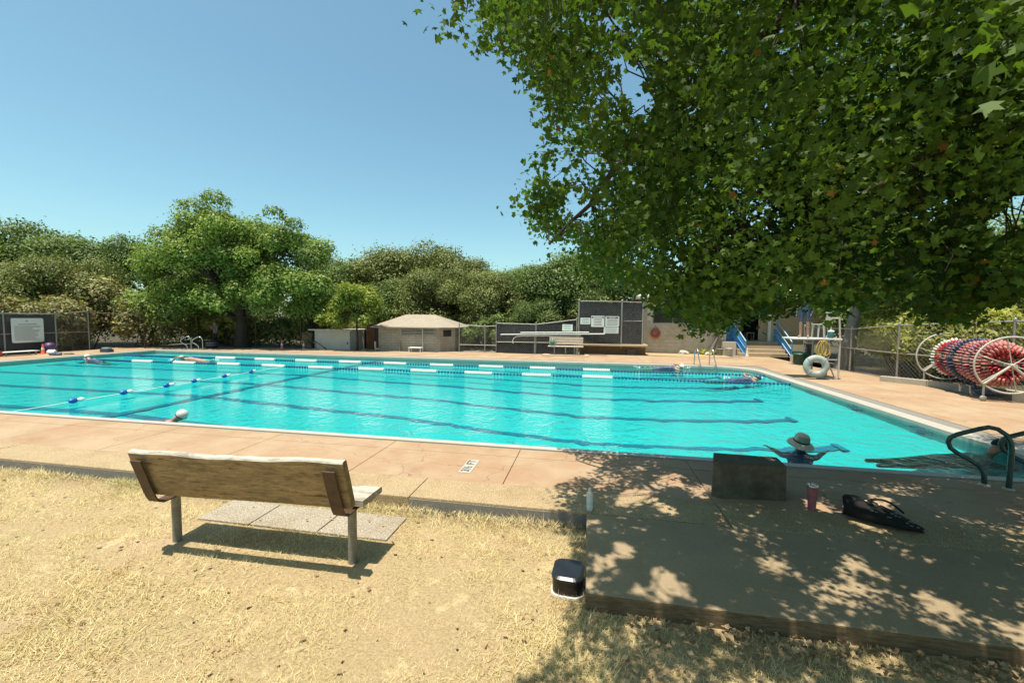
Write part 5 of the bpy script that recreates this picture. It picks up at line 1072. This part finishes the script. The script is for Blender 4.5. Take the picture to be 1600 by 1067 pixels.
# ------------------------------------------------------------------ overhanging maple at the right
def maple():
    g = np.random.default_rng(77); t = thing('maple_tree', 'large dark green maple overhanging the pool and platform from the right', 'tree')
    TR = Vector((7.2, 1.6, 0))
    MB().tube([(7.3, 1.6, -.3), (7.2, 1.6, .6), (7.1, 1.65, 1.8), (6.8, 1.7, 2.9), (6.3, 1.8, 3.8)], [.36, .28, .25, .22, .18], 14).build('trunk', MT['bark'], t)
    # crown outline as bearing (x/y) and slope (z above eye height per metre of y) along its lower left side
    Mi = base.transposed(); f_ = 648.7
    def pix(P):
        q = (P - np.array(CAM)) @ np.array(base); zz = -q[:, 2]; ok = zz > .15; zz = np.where(ok, zz, 1)
        return np.where(ok, 800 + f_ * q[:, 0] / zz, 9999), np.where(ok, 533.5 - f_ * q[:, 1] / zz, -9999)
    edge = np.array([(640, -40), (648, 20), (700, 38), (745, 55), (800, 80), (835, 140), (850, 170), (835, 215), (850, 250), (800, 300), (795, 330), (850, 365), (905, 395), (930, 425), (985, 452), (1030, 480), (1050, 515), (1085, 522), (1120, 505), (1150, 482), (1190, 492), (1240, 478), (1330, 480), (1365, 470), (1395, 448), (1425, 478), (1480, 508), (1530, 488), (1600, 455), (1900, 440)], float)
    holes = [(985, 120, 22), (1008, 160, 16), (968, 92, 12), (925, 255, 14), (905, 240, 9), (870, 272, 12), (960, 40, 11), (948, 30, 8), (900, 330, 12), (1590, 330, 26), (1560, 352, 20), (1075, 170, 9), (1130, 80, 8)] + [(g.uniform(860, 1300), g.uniform(10, 420), g.uniform(3, 7)) for _ in range(46)]
    poly = [(640, -40)] + [tuple(e) for e in edge] + [(1900, -40)]
    def inside(u, v):
        c = np.zeros(len(u), bool); n = len(poly); j = n - 1
        for i in range(n):
            xi, yi = poly[i]; xj, yj = poly[j]
            with np.errstate(divide='ignore', invalid='ignore'): cr = ((yi > v) != (yj > v)) & (u < (xj - xi) * (v - yi) / (yj - yi + 1e-9) + xi)
            c ^= cr; j = i
        return c
    shade = [(-2.3, -1.5), (-2.3, 1.75), (-.62, 2.0), (-.15, 2.5), (-.15, 2.9), (-.10, 3.7), (-.6, 4.05), (-.45, 4.6), (.25, 5.5), (-.5, 6.1), (-.8, 7.4), (2, 7.3), (5, 7.6), (7.0, 8.6), (10.5, 8.8), (13, 4), (13, -6), (0, -6)]
    def shaded(x, y):
        c = np.zeros(len(x), bool); n = len(shade); j = n - 1
        for i in range(n):
            xi, yi = shade[i]; xj, yj = shade[j]
            cr = ((yi > y) != (yj > y)) & (x < (xj - xi) * (y - yi) / (yj - yi + 1e-9) + xi); c ^= cr; j = i
        return c
    def ok(P, m=0, jit=None):
        u, v = pix(P)
        if jit is not None: u = u + jit[:, 0]; v = v + jit[:, 1]
        infr = (u > -60) & (u < 1680) & (v > -60) & (v < 1100)
        good = ~infr | inside(u, v)
        if jit is not None: hj = g.normal(0, 7, (2, len(u))); u = u - jit[:, 0] + hj[0]; v = v - jit[:, 1] + hj[1]; m = 4
        for hx, hy, hr in holes: good &= ~(((u - hx) ** 2 + (v - hy) ** 2) < (hr + m) ** 2)
        sx, sy = P[:, 0] + .13 * P[:, 2], P[:, 1] + .16 * P[:, 2]
        good &= shaded(sx, sy); d = np.linalg.norm(P - np.array(CAM), axis=1)
        good &= (d > 1.7); return good
    N0 = 110000; P = np.stack([g.uniform(-2.4, 11, N0), g.uniform(-4.5, 7.6, N0), g.uniform(1.6, 7.0, N0)], 1)
    good = ok(P, 4)
    # rounded canopy: lower limit rises towards the trunk side, upper limit is a dome
    lo = 1.6 + np.clip((3.2 - P[:, 1]) * .55, 0, 1.2); hi = 6.9 - .06 * (P[:, 0] - 4) ** 2 - .07 * (P[:, 1] - 2) ** 2
    P = P[good & (P[:, 2] > lo) & (P[:, 2] < hi)]
    u, v = pix(P); infr = (u > 600) & (u < 1660) & (v > -40) & (v < 560)
    sx, sy = P[:, 0] + .13 * P[:, 2], P[:, 1] + .16 * P[:, 2]; bright = (sx < 2.5) & (sy > 2.0) & (sy < 3.95)
    A_ = P[infr & ~(bright & (g.random(len(P)) < .05))][:700]; B_ = P[~infr & ~(bright & (g.random(len(P)) < .05))][:560]; ua, va = pix(A_); A_ = A_[~((ua < 1010) & (g.random(len(A_)) < .42))]; Q = np.stack([g.uniform(-1.3, .1, 9000), g.uniform(1.05, 2.3, 9000), g.uniform(2.5, 4.2, 9000)], 1); uq, vq = pix(Q); Q = Q[ok(Q) & (uq > 600) & (uq < 960) & (vq > -60) & (vq < 110)][:17]  # out-of-frame sprays B_ added to block sky light over the platform
    W = np.stack([g.uniform(-1.2, 1.2, 9000), g.uniform(1.6, 3.4, 9000), g.uniform(4.0, 6.6, 9000)], 1); wx, wy = W[:, 0] + .13 * W[:, 2], W[:, 1] + .16 * W[:, 2]; W = W[ok(W) & (wx > .05) & (wx < 1.3) & (wy > 2.7) & (wy < 4.0)][:34]; B_ = np.concatenate([B_, W])  # unseen sprays W added to shade the near left of the platform
    A_ = np.concatenate([Q, A_]); C = np.concatenate([A_, B_])
    # leaves in drooping sprays round each twig end
    per = np.where(np.arange(len(C)) < len(A_), 195, 70); idx = np.repeat(np.arange(len(C)), per); n = len(idx)
    L_ = C[idx] + g.normal(0, 1, (n, 3)) * np.array([.15, .15, .11]); L_[:, 2] -= .05
    sx, sy = L_[:, 0] + .13 * L_[:, 2], L_[:, 1] + .16 * L_[:, 2]
    gv = np.sin(3.1 * sx + 1.3 * np.sin(2.2 * sy)) + np.sin(3.7 * sy + 1.1 * np.sin(2.9 * sx) + 2) + .7 * np.sin(6.3 * sx + 5.1 * sy) + .85 * np.sin(11 * sx - 8 * sy + 1) + .35 * np.sin(17 * sx + 13 * sy)
    gap = (g.random(n) < .985 / (1 + np.exp(-(gv - np.interp(sx, [0, 1.8, 3.2], [.95, 1.15, 1.9]) - .25 * (sy < 4.2)) / .28))) & (sy > 1.4) & (sy < 5.6)  # leaves taken out along the sun direction to shape the dapples
    jit = (g.normal(0, 20, (len(C), 2)))[idx] + g.normal(0, 7, (n, 2)); k = ok(L_, 0, jit) & ~gap; L_ = L_[k]; n = len(L_)
    Nn = g.normal(0, .75, (n, 3)); Nn[:, 2] += .6
    S = g.uniform(.028, .068, n); out = (idx[k] >= len(A_)); S[out] *= 1.9; dd = np.linalg.norm(L_ - np.array(CAM), axis=1); S *= np.clip(dd / 3.4, .6, 1.08)
    d_ = np.linalg.norm(L_ - np.array(CAM), axis=1); nr = d_ < 3.6
    link('crown', np_mesh('crown', scatter(MAPLE, L_[~nr], Nn[~nr], S[~nr], g), 8, MT['maple']), t)
    link('crown', np_mesh('crown', scatter(MAPLE12, L_[nr], Nn[nr], S[nr], g), 14, MT['maple']), t)
    # limbs: main scaffold, then twigs to every spray
    main = [[(6.5, 1.75, 3.5), (4.6, 2.2, 4.5), (2.6, 2.9, 4.6), (1.34, 3.3, 4.1), (.44, 4.2, 3.63), (-.05, 4.8, 3.2), (-.5, 5.2, 2.85)], [(6.6, 1.7, 3.2), (5.0, 3.0, 4.0), (3.4, 4.3, 3.9), (2.2, 5.2, 3.3), (1.6, 5.5, 2.7)], [(6.4, 1.8, 3.6), (6.0, 3.6, 4.3), (5.2, 5.2, 4.0), (4.6, 6.2, 3.2)],
            [(6.3, 1.8, 3.8), (4.2, 1.6, 5.2), (2.2, 1.7, 5.2), (.6, 1.9, 4.6), (-.5, 2.2, 3.9)], [(6.6, 1.7, 3.4), (7.2, 3.6, 4.2), (7.6, 5.4, 3.6), (7.4, 6.4, 2.6)], [(6.4, 1.8, 3.5), (3.8, 3.2, 3.6), (2.5, 3.8, 3.2), (1.6, 4.3, 2.6)]]
    mb = MB(); nodes = []
    for q in main:
        pts = [Vector(p) for p in q]; path = []
        for i in range(len(pts) - 1):
            for s_ in np.linspace(0, 1, 6)[:-1]: path.append(pts[i].lerp(pts[i + 1], s_) + Vector(g.normal(0, .018, 3)))
        path.append(pts[-1]); mb.tube(path, list(np.linspace(.085, .014, len(path))), 8, False); nodes += path[4:]
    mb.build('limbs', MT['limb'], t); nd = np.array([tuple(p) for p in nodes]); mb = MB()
    for c in C:
        j = int(np.argmin(((nd - c) ** 2).sum(1) + .4 * (nd[:, 0] < c[0] - .2))); a = Vector(nd[j]); b = Vector(c); m_ = a.lerp(b, .55) + Vector((0, 0, .10 * (b - a).length)) + Vector(g.normal(0, .05, 3))
        ln = (b - a).length
        if ln < 1.3:
            wig = [a.lerp(b, q) + Vector((0, 0, .16 * ln * math.sin(math.pi * q))) + Vector(g.normal(0, .022, 3)) * (0 if q == 0 else 1) for q in np.linspace(0, 1, 7)]; mb.tube(wig + [b + Vector((0, 0, -.08))], [.009, .008, .007, .006, .005, .004, .003, .002], 4, False)
    mb.build('twigs', MT['limb'], t)['kind'] = 'stuff'
maple()
